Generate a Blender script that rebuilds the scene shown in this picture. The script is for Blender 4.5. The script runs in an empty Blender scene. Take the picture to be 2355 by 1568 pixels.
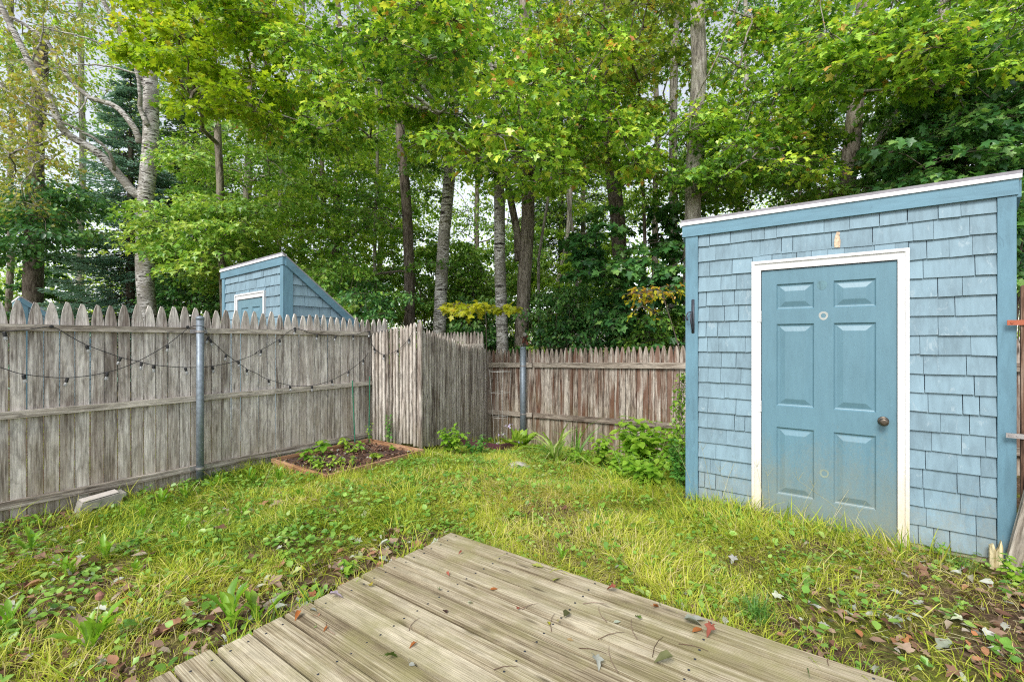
import bpy, math, random
import numpy as np
from mathutils import Vector, Matrix, noise

# ------------------------------------------------------------------ camera, sky, sun, exposure
SC = bpy.context.scene
C = SC.collection
YAW = math.radians(35.75)
CAM = np.array([0.0, 0.0, 1.5])
FWD = np.array([-math.sin(YAW), math.cos(YAW), 0.0])
RGT = np.array([math.cos(YAW), math.sin(YAW), 0.0])
UP = np.array([0.0, 0.0, 1.0])
FPX, CX, CY = 1046.0, 1177.0, 785.0          # survey units: a picture 2354 units wide
cd = bpy.data.cameras.new("camera")
cd.sensor_width = 36.0
cd.lens = FPX / 2354.0 * 36.0
cd.clip_start = 0.05
cd.clip_end = 2000
cam = bpy.data.objects.new("camera", cd)
cam.location = CAM
cam.rotation_euler = (math.radians(90), 0, YAW)
C.objects.link(cam)
SC.camera = cam

SUN_EL, SUN_AZ = math.radians(46), math.radians(172)   # compass-like: from +Y clockwise
W = bpy.data.worlds.new("World")
SC.world = W
W.use_nodes = True
nt = W.node_tree
bg = nt.nodes["Background"]
sky = nt.nodes.new("ShaderNodeTexSky")
sky.sky_type = 'NISHITA'
sky.sun_disc = False
sky.sun_elevation = SUN_EL
sky.sun_rotation = SUN_AZ
sky.dust_density = 1.0
sky.air_density = 1.0
hs = nt.nodes.new("ShaderNodeHueSaturation")
hs.inputs["Saturation"].default_value = 0.32
hs.inputs["Value"].default_value = 1.0
nt.links.new(sky.outputs[0], hs.inputs["Color"])
nt.links.new(hs.outputs[0], bg.inputs[0])
bg.inputs[1].default_value = 0.115
sl = bpy.data.lights.new("sun", 'SUN')
sl.energy = 1.5
sl.angle = math.radians(22)
sl.color = (1.0, 0.96, 0.9)
so = bpy.data.objects.new("sun", sl)
sd = Vector((math.sin(SUN_AZ) * math.cos(SUN_EL), math.cos(SUN_AZ) * math.cos(SUN_EL), math.sin(SUN_EL)))
so.rotation_euler = sd.to_track_quat('Z', 'Y').to_euler()
so.location = (0, 0, 20)
C.objects.link(so)
SC.view_settings.view_transform = 'Standard'
SC.view_settings.look = 'None'
SC.view_settings.exposure = 1.27
SC.view_settings.gamma = 1
SC.cycles.use_denoising = False
SC.cycles.filter_width = 1.15
SC.cycles.max_bounces = 6
SC.cycles.diffuse_bounces = 4
SC.cycles.transparent_max_bounces = 4

rng = np.random.default_rng(7)
random.seed(7)
R_ = random.random
def U(a, b): return random.uniform(a, b)
def rad(d): return math.radians(d)

# ------------------------------------------------------------------ survey helpers: a sight line and a real surface give a point
def ray(px, py):
    return FWD + RGT * ((px - CX) / FPX) + UP * ((CY - py) / FPX)
def at(px, py, depth): return Vector(CAM + ray(px, py) * depth)
def on_x(px, py, X): d = ray(px, py); return Vector(CAM + d * (X / d[0]))
def on_y(px, py, Y): d = ray(px, py); return Vector(CAM + d * (Y / d[1]))
def on_z(px, py, Z): d = ray(px, py); return Vector(CAM + d * ((Z - CAM[2]) / d[2]))

DX, DY, DZ = -2.19, 2.32, 0.17          # deck edge x, far edge y, top
XL = -5.57                               # left fence line
YS = 4.23                                # shed front
SX0, SX1 = -1.117, 0.917
YB = 7.2                                 # back fence

def sstep(a, b, x):
    t = np.clip((np.asarray(x, float) - a) / (b - a), 0, 1)
    return t * t * (3 - 2 * t)
def ground_base(x, y):
    x = np.asarray(x, float); y = np.asarray(y, float)
    z = 0.08 - 0.08 * sstep(-3.2, -5.4, x)
    z = z - 0.138 * np.clip(y - 3.6, 0, 3.8) * sstep(-0.6, -1.6, x)
    z = z - 0.10 * sstep(2.6, 4.2, y) * 0.3 * (1 - sstep(-0.6, -1.6, x))
    z = z + 0.06 * sstep(-1.9, -1.2, x) * sstep(3.4, 4.3, y) * sstep(0.2, -0.9, x)
    z = z - 0.6 * sstep(7.0, 14, y)
    return z
def gz(x, y):
    x = np.asarray(x, float); y = np.asarray(y, float)
    n = 0.012 * np.sin(x * 3.1 + 1.3 * np.sin(y * 2.2)) + 0.010 * np.sin(y * 4.7 + x * 1.7 + 2) + 0.006 * np.sin(x * 9.3 - y * 7.1)
    return ground_base(x, y) + n

# ------------------------------------------------------------------ node helper
class G:
    def __init__(s, name, rough=0.8, spec=0.3):
        s.m = bpy.data.materials.new(name); s.m.use_nodes = True
        s.t = s.m.node_tree; s.b = s.t.nodes["Principled BSDF"]
        s.b.inputs["Roughness"].default_value = rough
        s.b.inputs["Specular IOR Level"].default_value = spec
        s.out = s.t.nodes["Material Output"]
    def put(s, sock, v):
        if isinstance(v, bpy.types.NodeSocket): s.t.links.new(v, sock)
        elif isinstance(v, (tuple, list)) and len(v) == 3 and len(getattr(sock, 'default_value', (0,) * 3)) == 4: sock.default_value = (*v, 1)
        else: sock.default_value = v
    def node(s, ty, props=None, **kw):
        n = s.t.nodes.new("ShaderNode" + ty)
        for k, v in (props or {}).items(): setattr(n, k, v)
        for k, v in kw.items():
            key = int(k[1:]) if k[0] == 'i' and k[1:].isdigit() else k.replace('_', ' ')
            s.put(n.inputs[key], v)
        return n
    def attr(s, name):
        n = s.node("Attribute"); n.attribute_name = name; return n
    def gc(s): return s.attr("gc").outputs["Vector"]
    def tint(s): return s.attr("tint").outputs["Fac"]
    def pos(s): return s.node("NewGeometry").outputs["Position"]
    def scale(s, v, sc): return s.node("VectorMath", {"operation": 'MULTIPLY'}, i0=v, i1=sc).outputs[0]
    def noise(s, v, scale=5, detail=4, rough=.55, dist=0):
        return s.node("TexNoise", Vector=v, Scale=scale, Detail=detail, Roughness=rough, Distortion=dist).outputs["Fac"]
    def ramp(s, f, stops):
        n = s.node("ValToRGB", Fac=f); cr = n.color_ramp
        while len(cr.elements) < len(stops): cr.elements.new(0.5)
        for e, (p, c) in zip(cr.elements, stops):
            e.position = p; e.color = (*c, 1) if not isinstance(c, (int, float)) else (c, c, c, 1)
        return n.outputs["Color"]
    def mix(s, f, a, b, mode='MIX'):
        n = s.node("Mix", {"data_type": 'RGBA', "blend_type": mode})
        s.put(n.inputs[0], f); s.put(n.inputs[6], a); s.put(n.inputs[7], b); return n.outputs[2]
    def math(s, op, a, b=0.0):
        n = s.node("Math", {"operation": op}); s.put(n.inputs[0], a); s.put(n.inputs[1], b); return n.outputs[0]
    def maprange(s, v, a, b, c=0.0, d=1.0):
        n = s.node("MapRange"); s.put(n.inputs[0], v)
        for i, q in enumerate((a, b, c, d)): n.inputs[i + 1].default_value = q
        return n.outputs[0]
    def z(s, v): 
        n = s.node("SeparateXYZ"); s.put(n.inputs[0], v); return n.outputs[2]
    def bump(s, h, strength=.3, dist=.01):
        n = s.node("Bump", Height=h, Strength=strength, Distance=dist); s.t.links.new(n.outputs[0], s.b.inputs["Normal"])
    def color(s, c): s.put(s.b.inputs["Base Color"], c); return s

def wood(name, dark, mid, light, streak=(.1, .04, .02), streak_amt=0.0, algae=0.0, algae_z=(0.0, .9), gfreq=34, knots=True, algae_col=(.17, .19, .07), patch=None, lines=.35, mot=1.0, along=3.0):
    g = G(name, .85, .15)
    gc = g.gc()
    fine = g.noise(g.scale(gc, (gfreq * 2.2, gfreq * 2.2, along)), 1, 6, .62, .0 if along < 2 else .4)
    broad = g.noise(g.scale(gc, (16, 16, 1.5)), 1, 4, .55, .6)
    f = g.math('ADD', g.math('MULTIPLY', fine, .62), g.math('MULTIPLY', broad, .5))
    f = g.math('ADD', f, g.maprange(g.tint(), 0, 1, -.09, .07))
    col = g.ramp(f, [(.40, dark), (.50, mid), (.60, light), (.72, tuple(min(1, c * 1.25) for c in light))])
    mt_ = g.noise(g.scale(gc, (26, 26, 7)), 1, 5, .7, .8)
    col = g.mix(mot, col, g.ramp(mt_, [(.36, .62), (.52, 1.0), (.66, 1.22)]), 'MULTIPLY')
    iso = g.noise(g.scale(gc, (gfreq * .75, gfreq * .75, 1.1)), 1, 2, .5, 1.5)
    ln = g.math('SUBTRACT', 1.0, g.maprange(g.math('PINGPONG', g.math('MULTIPLY', iso, 7.0), .5), 0, .16, 0, 1))
    col = g.mix(g.math('MULTIPLY', ln, lines), col, tuple(c * .8 for c in dark))
    if streak_amt:
        st = g.noise(g.scale(gc, (11, 11, .7)), 1, 3, .6, .3)
        st = g.maprange(g.math('ADD', st, g.maprange(g.tint(), 0, 1, -.05, .05)), .47, .62, 0, streak_amt)
        col = g.mix(st, col, streak)
    if knots:
        v = g.node("TexVoronoi", Vector=g.scale(gc, (12, 12, 2.6)), Scale=1.0)
        k = g.maprange(v.outputs["Distance"], .05, .16, 1, 0)
        col = g.mix(g.math('MULTIPLY', k, .75), col, tuple(c * .45 for c in dark))
    if patch:
        pn = g.maprange(g.noise(g.pos(), 3.0, 6, .65), .5, .68, 0, patch[1])
        col = g.mix(pn, col, patch[0])
    if algae:
        zz = g.z(g.pos())
        m = g.maprange(g.math('ADD', zz, g.maprange(g.noise(g.pos(), 4, 5, .6), .3, .7, -.4, .4)), algae_z[0], algae_z[1], algae, 0)
        m = g.math('MULTIPLY', m, g.maprange(fine, .35, .65, .4, 1))
        col = g.mix(m, col, algae_col)
    g.color(col)
    g.bump(fine, .6, .006)
    return g.m

LEAF_GAIN = {'yellow_green_maple_leaves': 1.5, 'olive_rusty_maple_leaves': 1.45, 'mid_green_leaves': 1.5, 'deep_green_leaves': 1.4, 'far_lime_leaves': 1.5, 'blue_green_needles': 2.1, 'dark_green_needles': 1.8, 'bright_yellow_maple_leaves': 1.15}
def leafmat(name, stops, trans=.33, rough=.36, spec=.6):
    g = G(name, rough, spec)
    if name in LEAF_GAIN: stops = [(p, tuple(min(.8, c * LEAF_GAIN[name]) for c in cc)) for p, cc in stops]
    col = g.ramp(g.tint(), stops)
    nz = g.noise(g.pos(), 14, 2, .5)
    col = g.mix(1.0, col, g.ramp(nz, [(.3, .78), (.7, 1.15)]), 'MULTIPLY')
    g.color(col)
    tr = g.node("BsdfTranslucent")
    tc = g.mix(1.0, col, (1.25, 1.2, .7), 'MULTIPLY')
    g.put(tr.inputs["Color"], tc)
    ms = g.node("MixShader"); ms.inputs[0].default_value = trans
    g.t.links.new(g.b.outputs[0], ms.inputs[1]); g.t.links.new(tr.outputs[0], ms.inputs[2])
    g.t.links.new(ms.outputs[0], g.out.inputs[0])
    return g.m

def bark(name, dark, mid, light, kind='grey', moss=.25):
    g = G(name, .9, .1)
    p = g.pos()
    if kind == 'birch':
        f = g.noise(g.scale(p, (5, 5, 26)), 1, 4, .6, 1.2)
        f2 = g.noise(g.scale(p, (2, 2, 1.6)), 1, 5, .6, .5)
        col = g.ramp(f, [(.40, dark), (.46, mid), (.54, light), (.8, light)])
        col = g.mix(g.maprange(f2, .47, .58, 0, .85), col, mid)
        h = f
    else:
        f = g.noise(g.scale(p, (17, 17, 4)), 1, 6, .65, 1.0)
        f2 = g.noise(p, 2.4, 4, .6)
        col = g.ramp(f, [(.36, dark), (.5, mid), (.64, light)])
        col = g.mix(g.maprange(f2, .5, .66, 0, .55), col, light)
        h = f
    if moss: col = g.mix(g.maprange(g.noise(p, 3.1, 5, .7), .54, .66, 0, moss), col, (.16, .17, .04))
    g.color(col); g.bump(h, .8, .03)
    return g.m

def paint(name, base, var=.12, wear=None, wear_amt=.0, grime=None, rough=.5, grain=True):
    g = G(name, rough, .35)
    gc = g.gc(); p = g.pos()
    n1 = g.noise(g.scale(gc, (30, 30, 5)), 1, 5, .6, .5)
    n2 = g.noise(p, 2.7, 5, .6)
    f = g.math('ADD', g.math('MULTIPLY', n1, .5), g.math('MULTIPLY', n2, .5))
    f = g.math('ADD', f, g.maprange(g.tint(), 0, 1, -.07, .07))
    lo = tuple(c * (1 - var * 2) for c in base); hi = tuple(min(1, c * (1 + var * 1.6)) for c in base)
    col = g.ramp(f, [(.34, lo), (.5, base), (.66, hi)])
    if wear_amt:
        w = g.noise(g.scale(gc, (22, 22, 9)), 1, 7, .75, .6)
        w = g.math('ADD', w, g.maprange(g.noise(p, 1.4, 2), .3, .7, -.06, .06))
        col = g.mix(g.maprange(w, .6, .66, 0, wear_amt), col, wear)
    if grime:
        gcol, z0, z1, amt = grime
        zz = g.math('ADD', g.z(p), g.maprange(g.noise(g.scale(p, (5, 5, 1.5)), 1, 6, .75), .3, .7, -.24, .24))
        zz = g.math('ADD', zz, g.maprange(g.noise(g.scale(p, (60, 60, 40)), 1, 4, .7), .3, .7, -.16, .16))
        col = g.mix(g.maprange(zz, z0, z1, amt, 0), col, gcol)
    g.color(col); g.bump(n1, .35, .004)
    return g.m

def plain(name, col, rough=.5, metal=0.0, var=.15, scale=20, spec=.4):
    g = G(name, rough, spec)
    n = g.noise(g.pos(), scale, 4, .6)
    g.color(g.ramp(n, [(.3, tuple(c * (1 - var) for c in col)), (.7, tuple(min(1, c * (1 + var)) for c in col))]))
    g.b.inputs["Metallic"].default_value = metal
    return g.m

M = {}
M['fence'] = wood("weathered_fence_wood", (.19, .16, .14), (.44, .40, .36), (.64, .60, .555), (.17, .115, .085), .4, .55, (-.3, 1.0), algae_col=(.30, .25, .13))
M['fence_back'] = wood("weathered_reddish_wood", (.08, .055, .042), (.26, .21, .17), (.45, .40, .345), (.12, .045, .022), .8, .5, (-.9, .5), algae_col=(.22, .21, .08))
M['fence_gate'] = wood("weathered_stockade_wood", (.12, .093, .078), (.36, .315, .275), (.55, .50, .45), (.15, .085, .05), .3, .4, (-.3, .6), algae_col=(.27, .24, .12))
M['rail'] = wood("weathered_rail_wood", (.15, .12, .095), (.36, .315, .265), (.54, .49, .43), gfreq=50)
M['rail_dark'] = wood('dark_weathered_rail_wood', (.09, .065, .05), (.24, .195, .155), (.38, .33, .275), gfreq=50)
M['deck'] = wood("weathered_deck_wood", (.15, .115, .07), (.355, .295, .195), (.51, .45, .325), (.20, .18, .08), .4, gfreq=95, knots=True, patch=((.26, .24, .10), .6), lines=.38, mot=.5, along=1.1)
M['cedar'] = wood("cedar_board", (.20, .10, .055), (.36, .19, .10), (.46, .28, .17), knots=False)
M['brown'] = wood("brown_stained_wood", (.05, .03, .022), (.13, .075, .05), (.24, .17, .13))
M['stake_wood'] = wood("split_yellow_wood", (.24, .18, .07), (.46, .38, .2), (.6, .52, .32))
BLUE = (.215, .42, .53)
M['shingle'] = paint("blue_shingle_paint", (.188, .282, .338), .12, (.36, .44, .48), .45, ((.26, .25, .19), -.15, .42, .7), .6)
M['trim_blue'] = paint("blue_trim_paint", (.118, .232, .30), .10, (.05, .10, .14), .35, ((.19, .21, .18), -.1, .25, .5), .5)
M['door'] = paint("blue_door_paint", (.115, .222, .278), .05, (.15, .27, .33), .08, ((.24, .235, .17), -.1, .75, .85), .38)
M['white'] = paint("white_trim_paint", (.66, .66, .66), .05, (.45, .42, .36), .25, ((.62, .52, .33), 0, .75, .85), .5)
M['wall'] = plain('gap_shade_sheathing', (.03, .05, .08), .8)  # wall coloured near-black so the shingle gaps carry painted shade
M['skirt'] = paint("bare_skirt_board", (.36, .33, .22), .2, (.2, .25, .25), .4, None, .8)
M['roof_dark'] = plain("roof_edge_grey", (.25, .24, .26), .8)
M['drip'] = plain("white_drip_edge", (.82, .82, .85), .4, 0, .04)
M['galv'] = plain("galvanised_pipe", (.22, .26, .30), .5, .45, .25, 30)
M['iron'] = plain("black_iron", (.045, .05, .065), .5, .3)
M['steel'] = plain("steel_strap", (.4, .38, .38), .45, .7)
M['red'] = plain("rusty_red_paint", (.36, .10, .05), .6)
M['knob'] = plain("aged_knob_metal", (.12, .10, .08), .35, .8)
M['cord'] = plain("black_cord", (.02, .02, .022), .6)
M['green_metal'] = plain("green_coated_steel", (.03, .17, .10), .5)
M['wire'] = plain("grey_wire", (.5, .5, .48), .5, .4)
M['plum'] = plain("plum_plastic", (.085, .03, .04), .6, 0, .2, 8)
M['white_plastic'] = plain("white_weathered_plastic", (.30, .285, .25), .7, 0, .3, 12)
M['rock'] = plain("grey_rock", (.42, .39, .36), .9, 0, .35, 14)
M['soil'] = plain("dark_mulch_soil", (.075, .045, .035), 1, 0, .5, 30)
g = G("clear_bulb_glass", .08, .6); g.color((.7, .72, .75)); g.b.inputs["Transmission Weight"].default_value = .75; M['glass'] = g.m

M['birch'] = bark("birch_bark", (.04, .034, .03), (.27, .25, .22), (.60, .58, .55), 'birch', .35)
M['bark_pale'] = bark("pale_grey_bark", (.10, .09, .075), (.30, .27, .23), (.47, .44, .39), moss=.3)
M['bark_dark'] = bark("dark_brown_bark", (.045, .035, .028), (.13, .105, .085), (.24, .205, .17), moss=.2)
M['bark_mid'] = bark("brown_grey_bark", (.06, .05, .038), (.2, .17, .135), (.34, .30, .25), moss=.3)
M['twig'] = plain("twig_bark", (.12, .095, .075), .9)
M['twig_pale'] = plain("pale_twig_bark", (.42, .38, .33), .9)

M['lf_maple'] = leafmat("yellow_green_maple_leaves", [(0, (.04, .11, .015)), (.3, (.13, .27, .03)), (.6, (.27, .43, .04)), (.85, (.44, .54, .06)), (.97, (.50, .49, .09)), (1, (.46, .26, .07))])
M['lf_bright'] = leafmat("bright_yellow_maple_leaves", [(0, (.13, .27, .02)), (.5, (.32, .47, .025)), (.9, (.48, .57, .04)), (1, (.52, .45, .06))], .5)
M['lf_olive'] = leafmat("olive_rusty_maple_leaves", [(0, (.07, .13, .02)), (.45, (.19, .27, .03)), (.75, (.32, .35, .05)), (.93, (.40, .30, .06)), (1, (.42, .18, .06))])
M['lf_green'] = leafmat("mid_green_leaves", [(0, (.05, .13, .02)), (.5, (.13, .27, .04)), (.85, (.25, .38, .06)), (1, (.34, .44, .08))])
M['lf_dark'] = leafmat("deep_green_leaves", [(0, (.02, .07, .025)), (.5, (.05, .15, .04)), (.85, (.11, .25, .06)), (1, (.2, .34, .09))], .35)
M['lf_lime'] = leafmat("far_lime_leaves", [(0, (.10, .20, .02)), (.5, (.24, .38, .04)), (1, (.45, .54, .1))], .5)
M['lf_pale'] = leafmat("pale_yellow_birch_leaves", [(0, (.16, .24, .03)), (.45, (.34, .40, .06)), (.8, (.52, .50, .12)), (1, (.55, .40, .10))], .4)
M['lf_yellow'] = leafmat("autumn_yellow_leaves", [(0, (.38, .46, .03)), (.55, (.58, .58, .04)), (.85, (.64, .54, .05)), (1, (.66, .36, .05))], .5)
M['needle'] = leafmat("blue_green_needles", [(0, (.05, .10, .075)), (.5, (.11, .19, .15)), (1, (.24, .35, .28))], .15)
M['needle_dark'] = leafmat("dark_green_needles", [(0, (.03, .07, .035)), (.5, (.07, .13, .06)), (1, (.13, .2, .1))], .15)
M['grass'] = leafmat("yellow_green_grass", [(0, (.06, .15, .02)), (.25, (.28, .42, .035)), (.6, (.50, .56, .05)), (.82, (.66, .64, .14)), (1, (.66, .57, .30))], .4, .6, .3)
M['cover'] = leafmat("ground_weed_leaves", [(0, (.09, .24, .04)), (.5, (.22, .43, .06)), (.9, (.38, .55, .12)), (1, (.45, .5, .2))], .35)
M['weed'] = leafmat("fresh_weed_leaves", [(0, (.12, .30, .03)), (.5, (.24, .46, .04)), (1, (.42, .58, .08))], .45)
M['weed_dark'] = leafmat("deep_weed_leaves", [(0, (.04, .15, .03)), (.6, (.12, .33, .06)), (1, (.28, .48, .1))], .4)
M['dead'] = leafmat("dead_leaves", [(0, (.10, .045, .03)), (.25, (.23, .13, .085)), (.5, (.36, .26, .19)), (.68, (.42, .17, .07)), (.78, (.36, .37, .31)), (.9, (.48, .50, .44)), (1, (.36, .42, .12))], .15, .8, .15)
M['straw'] = leafmat("dry_grass_stalks", [(0, (.38, .36, .16)), (1, (.6, .56, .33))], .2)
M['flower'] = leafmat("pale_violet_petals", [(0, (.5, .42, .66)), (1, (.7, .64, .8))], .3)

# ------------------------------------------------------------------ mesh building
def tag(o, label=None, cat=None, group=None, kind=None):
    if label: o['label'] = label
    if cat: o['category'] = cat
    if group: o['group'] = group
    if kind: o['kind'] = kind
    return o
def empty(name, loc, label=None, cat=None, group=None, rz=0, kind=None):
    o = bpy.data.objects.new(name, None); C.objects.link(o)
    o.location = loc; o.rotation_euler = (0, 0, rz); o.empty_display_size = .2
    return tag(o, label, cat, group, kind)
def link(name, me, mat, parent=None, smooth=False):
    if mat: me.materials.append(mat)
    if smooth and len(me.polygons): me.polygons.foreach_set('use_smooth', np.ones(len(me.polygons), bool))
    o = bpy.data.objects.new(name, me); C.objects.link(o)
    if parent is not None:
        o.parent = parent
        o.matrix_parent_inverse = Matrix.LocRotScale(parent.location, parent.rotation_euler, None).inverted() if parent.type == 'EMPTY' else Matrix()
    return o

class MB:
    """collects shapes in world coordinates"""
    def __init__(s): s.v = []; s.f = []; s.g = []; s.t = []; s.m = None
    def add(s, vs, fs, gs=None, tint=None):
        o = len(s.v); tint = R_() if tint is None else tint
        s.v += [tuple(v) for v in vs]
        s.f += [tuple(i + o for i in f) for f in fs]
        if gs is None: gs = vs
        s.g += [tuple(g) for g in gs]; s.t += [tint] * len(vs)
    def prism(s, outline, o, u, w, n, t0, t1, tint=None, grain=1, off=None):
        """outline of (a,b) in the plane u,w at origin o, thickness t0..t1 along n"""
        o, u, w, n = Vector(o), Vector(u), Vector(w), Vector(n)
        off = off or (U(0, 50), U(0, 50), U(0, 50))
        vs, gs = [], []
        for t in (t0, t1):
            for a, b in outline:
                vs.append(o + u * a + w * b + n * t)
                gs.append((a + off[0], t + off[1], b + off[2]) if grain == 1 else (b + off[0], t + off[1], a + off[2]))
        k = len(outline)
        fs = [tuple(range(k - 1, -1, -1)), tuple(range(k, 2 * k))] + [(i, (i + 1) % k, (i + 1) % k + k, i + k) for i in range(k)]
        if u.cross(w).dot(n) < 0: fs = [f[::-1] for f in fs]
        s.add(vs, fs, gs, tint)
    def board(s, p0, p1, width, thick, n, tint=None, bevel=.0):
        p0, p1, n = Vector(p0), Vector(p1), Vector(n).normalized()
        w = p1 - p0; L = w.length; w.normalize(); u = w.cross(n).normalized(); n = u.cross(w)
        b = bevel
        h = width / 2
        ol = [(-h, 0), (h, 0), (h, L), (-h, L)] if not b else [(-h, b), (-h + b, 0), (h - b, 0), (h, b), (h, L - b), (h - b, L), (-h + b, L), (-h, L - b)]
        s.prism(ol, p0, u, w, n, -thick / 2, thick / 2, tint)
    def box(s, a, b, tint=None):
        (x0, y0, z0), (x1, y1, z1) = a, b
        s.prism([(x0, z0), (x1, z0), (x1, z1), (x0, z1)], (0, 0, 0), (1, 0, 0), (0, 0, 1), (0, 1, 0), y0, y1, tint)
    def tube(s, pts, rads, n=8, caps=True, tint=None, jitter=0):
        pts = [Vector(p) for p in pts]; tint = R_() if tint is None else tint
        vs, gs, fs = [], [], []; prev = None; L = 0; off = U(0, 30)
        for i, p in enumerate(pts):
            d = (pts[min(i + 1, len(pts) - 1)] - pts[max(i - 1, 0)]).normalized()
            if prev is None:
                a = d.orthogonal().normalized()
            else:
                a = (prev - d * prev.dot(d)).normalized()
            prev = a; b = d.cross(a)
            if i: L += (p - pts[i - 1]).length
            r = rads[i] if hasattr(rads, '__len__') else rads
            for k in range(n):
                th = 2 * math.pi * k / n; rr = r * (1 + jitter * U(-1, 1))
                vs.append(p + a * math.cos(th) * rr + b * math.sin(th) * rr)
                gs.append((math.cos(th) * r + off, math.sin(th) * r + off, L + off))
        for i in range(len(pts) - 1):
            for k in range(n):
                fs.append((i * n + k, i * n + (k + 1) % n, (i + 1) * n + (k + 1) % n, (i + 1) * n + k))
        if caps:
            fs.append(tuple(range(n - 1, -1, -1))); e = (len(pts) - 1) * n; fs.append(tuple(range(e, e + n)))
        s.add(vs, fs, gs, tint)
    def lathe(s, o, axis, prof, n=16, tint=None):
        """prof of (distance along axis, radius)"""
        ax = Vector(axis).normalized(); o = Vector(o)
        s.tube_axis(o, ax, prof, n, tint)
    def tube_axis(s, o, ax, prof, n, tint):
        a = ax.orthogonal().normalized(); b = ax.cross(a); vs = []; fs = []
        for d, r in prof:
            for k in range(n):
                th = 2 * math.pi * k / n; vs.append(o + ax * d + (a * math.cos(th) + b * math.sin(th)) * max(r, 1e-4))
        for i in range(len(prof) - 1):
            for k in range(n): fs.append((i * n + k, i * n + (k + 1) % n, (i + 1) * n + (k + 1) % n, (i + 1) * n + k))
        fs.append(tuple(range(n - 1, -1, -1))); e = (len(prof) - 1) * n; fs.append(tuple(range(e, e + n)))
        s.add(vs, fs, None, tint)
    def build(s, name, mat, parent=None, smooth=False):
        me = bpy.data.meshes.new(name); me.from_pydata(s.v, [], s.f)
        a = me.attributes.new('gc', 'FLOAT_VECTOR', 'POINT'); a.data.foreach_set('vector', np.array(s.g, np.float32).ravel())
        a = me.attributes.new('tint', 'FLOAT', 'POINT'); a.data.foreach_set('value', np.array(s.t, np.float32))
        me.update()
        return link(name, me, mat, parent, smooth)

# ------------------------------------------------------------------ leaves in bulk
def T(vs, fs, fold=.18, droop=.3):
    v = np.array([(x, y, 0) for x, y in vs], float)
    v[:, 2] = np.abs(v[:, 0]) * fold - droop * (v[:, 1] ** 2) * .5 - droop * .6 * v[:, 0] ** 2
    return v, [tuple(f) for f in fs]
_rh = [(.20, -.07), (.38, -.02), (.27, .16), (.40, .27), (.60, .46), (.38, .54), (.20, .56), (.19, .76)]
_mo = [(0, .32), (0, 0)] + _rh + [(0, 1)] + [(-x, y) for x, y in _rh[::-1]]
MAPLE = T(_mo, [(0, i, i + 1) for i in range(1, len(_mo) - 1)] + [(0, len(_mo) - 1, 1)])
CURL = T(_mo, MAPLE[1], .75, 1.1)
STAR = T([(0, 0), (.5, .32), (.16, .5), (0, 1), (-.16, .5), (-.5, .32)], [(0, 1, 2), (0, 2, 3), (0, 3, 4), (0, 4, 5)])
CURLO = T([(0, 0), (.27, .28), (.25, .62), (0, 1), (-.25, .62), (-.27, .28)], [(0, 1, 2, 3), (0, 3, 4, 5)], .9, .9)
OVAL = T([(0, 0), (.27, .28), (.25, .62), (0, 1), (-.25, .62), (-.27, .28)], [(0, 1, 2, 3), (0, 3, 4, 5)])
DIAM = T([(0, 0), (.33, .45), (0, 1), (-.33, .45)], [(0, 1, 2), (0, 2, 3)])
NEED = T([(0, 0), (.10, .4), (0, 1), (-.10, .4)], [(0, 1, 2), (0, 2, 3)], 0, .15)
OAK = T([(0, 0), (.16, .12), (.1, .22), (.34, .36), (.14, .45), (.36, .64), (.12, .7), (0, 1), (-.12, .7), (-.36, .64), (-.14, .45), (-.34, .36), (-.1, .22), (-.16, .12)],
        [(0, 1, 2), (2, 3, 4), (4, 5, 6), (0, 2, 4), (0, 4, 6), (0, 6, 7), (0, 7, 8), (0, 8, 10), (0, 10, 12), (8, 9, 10), (10, 11, 12), (12, 13, 0)])
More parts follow.
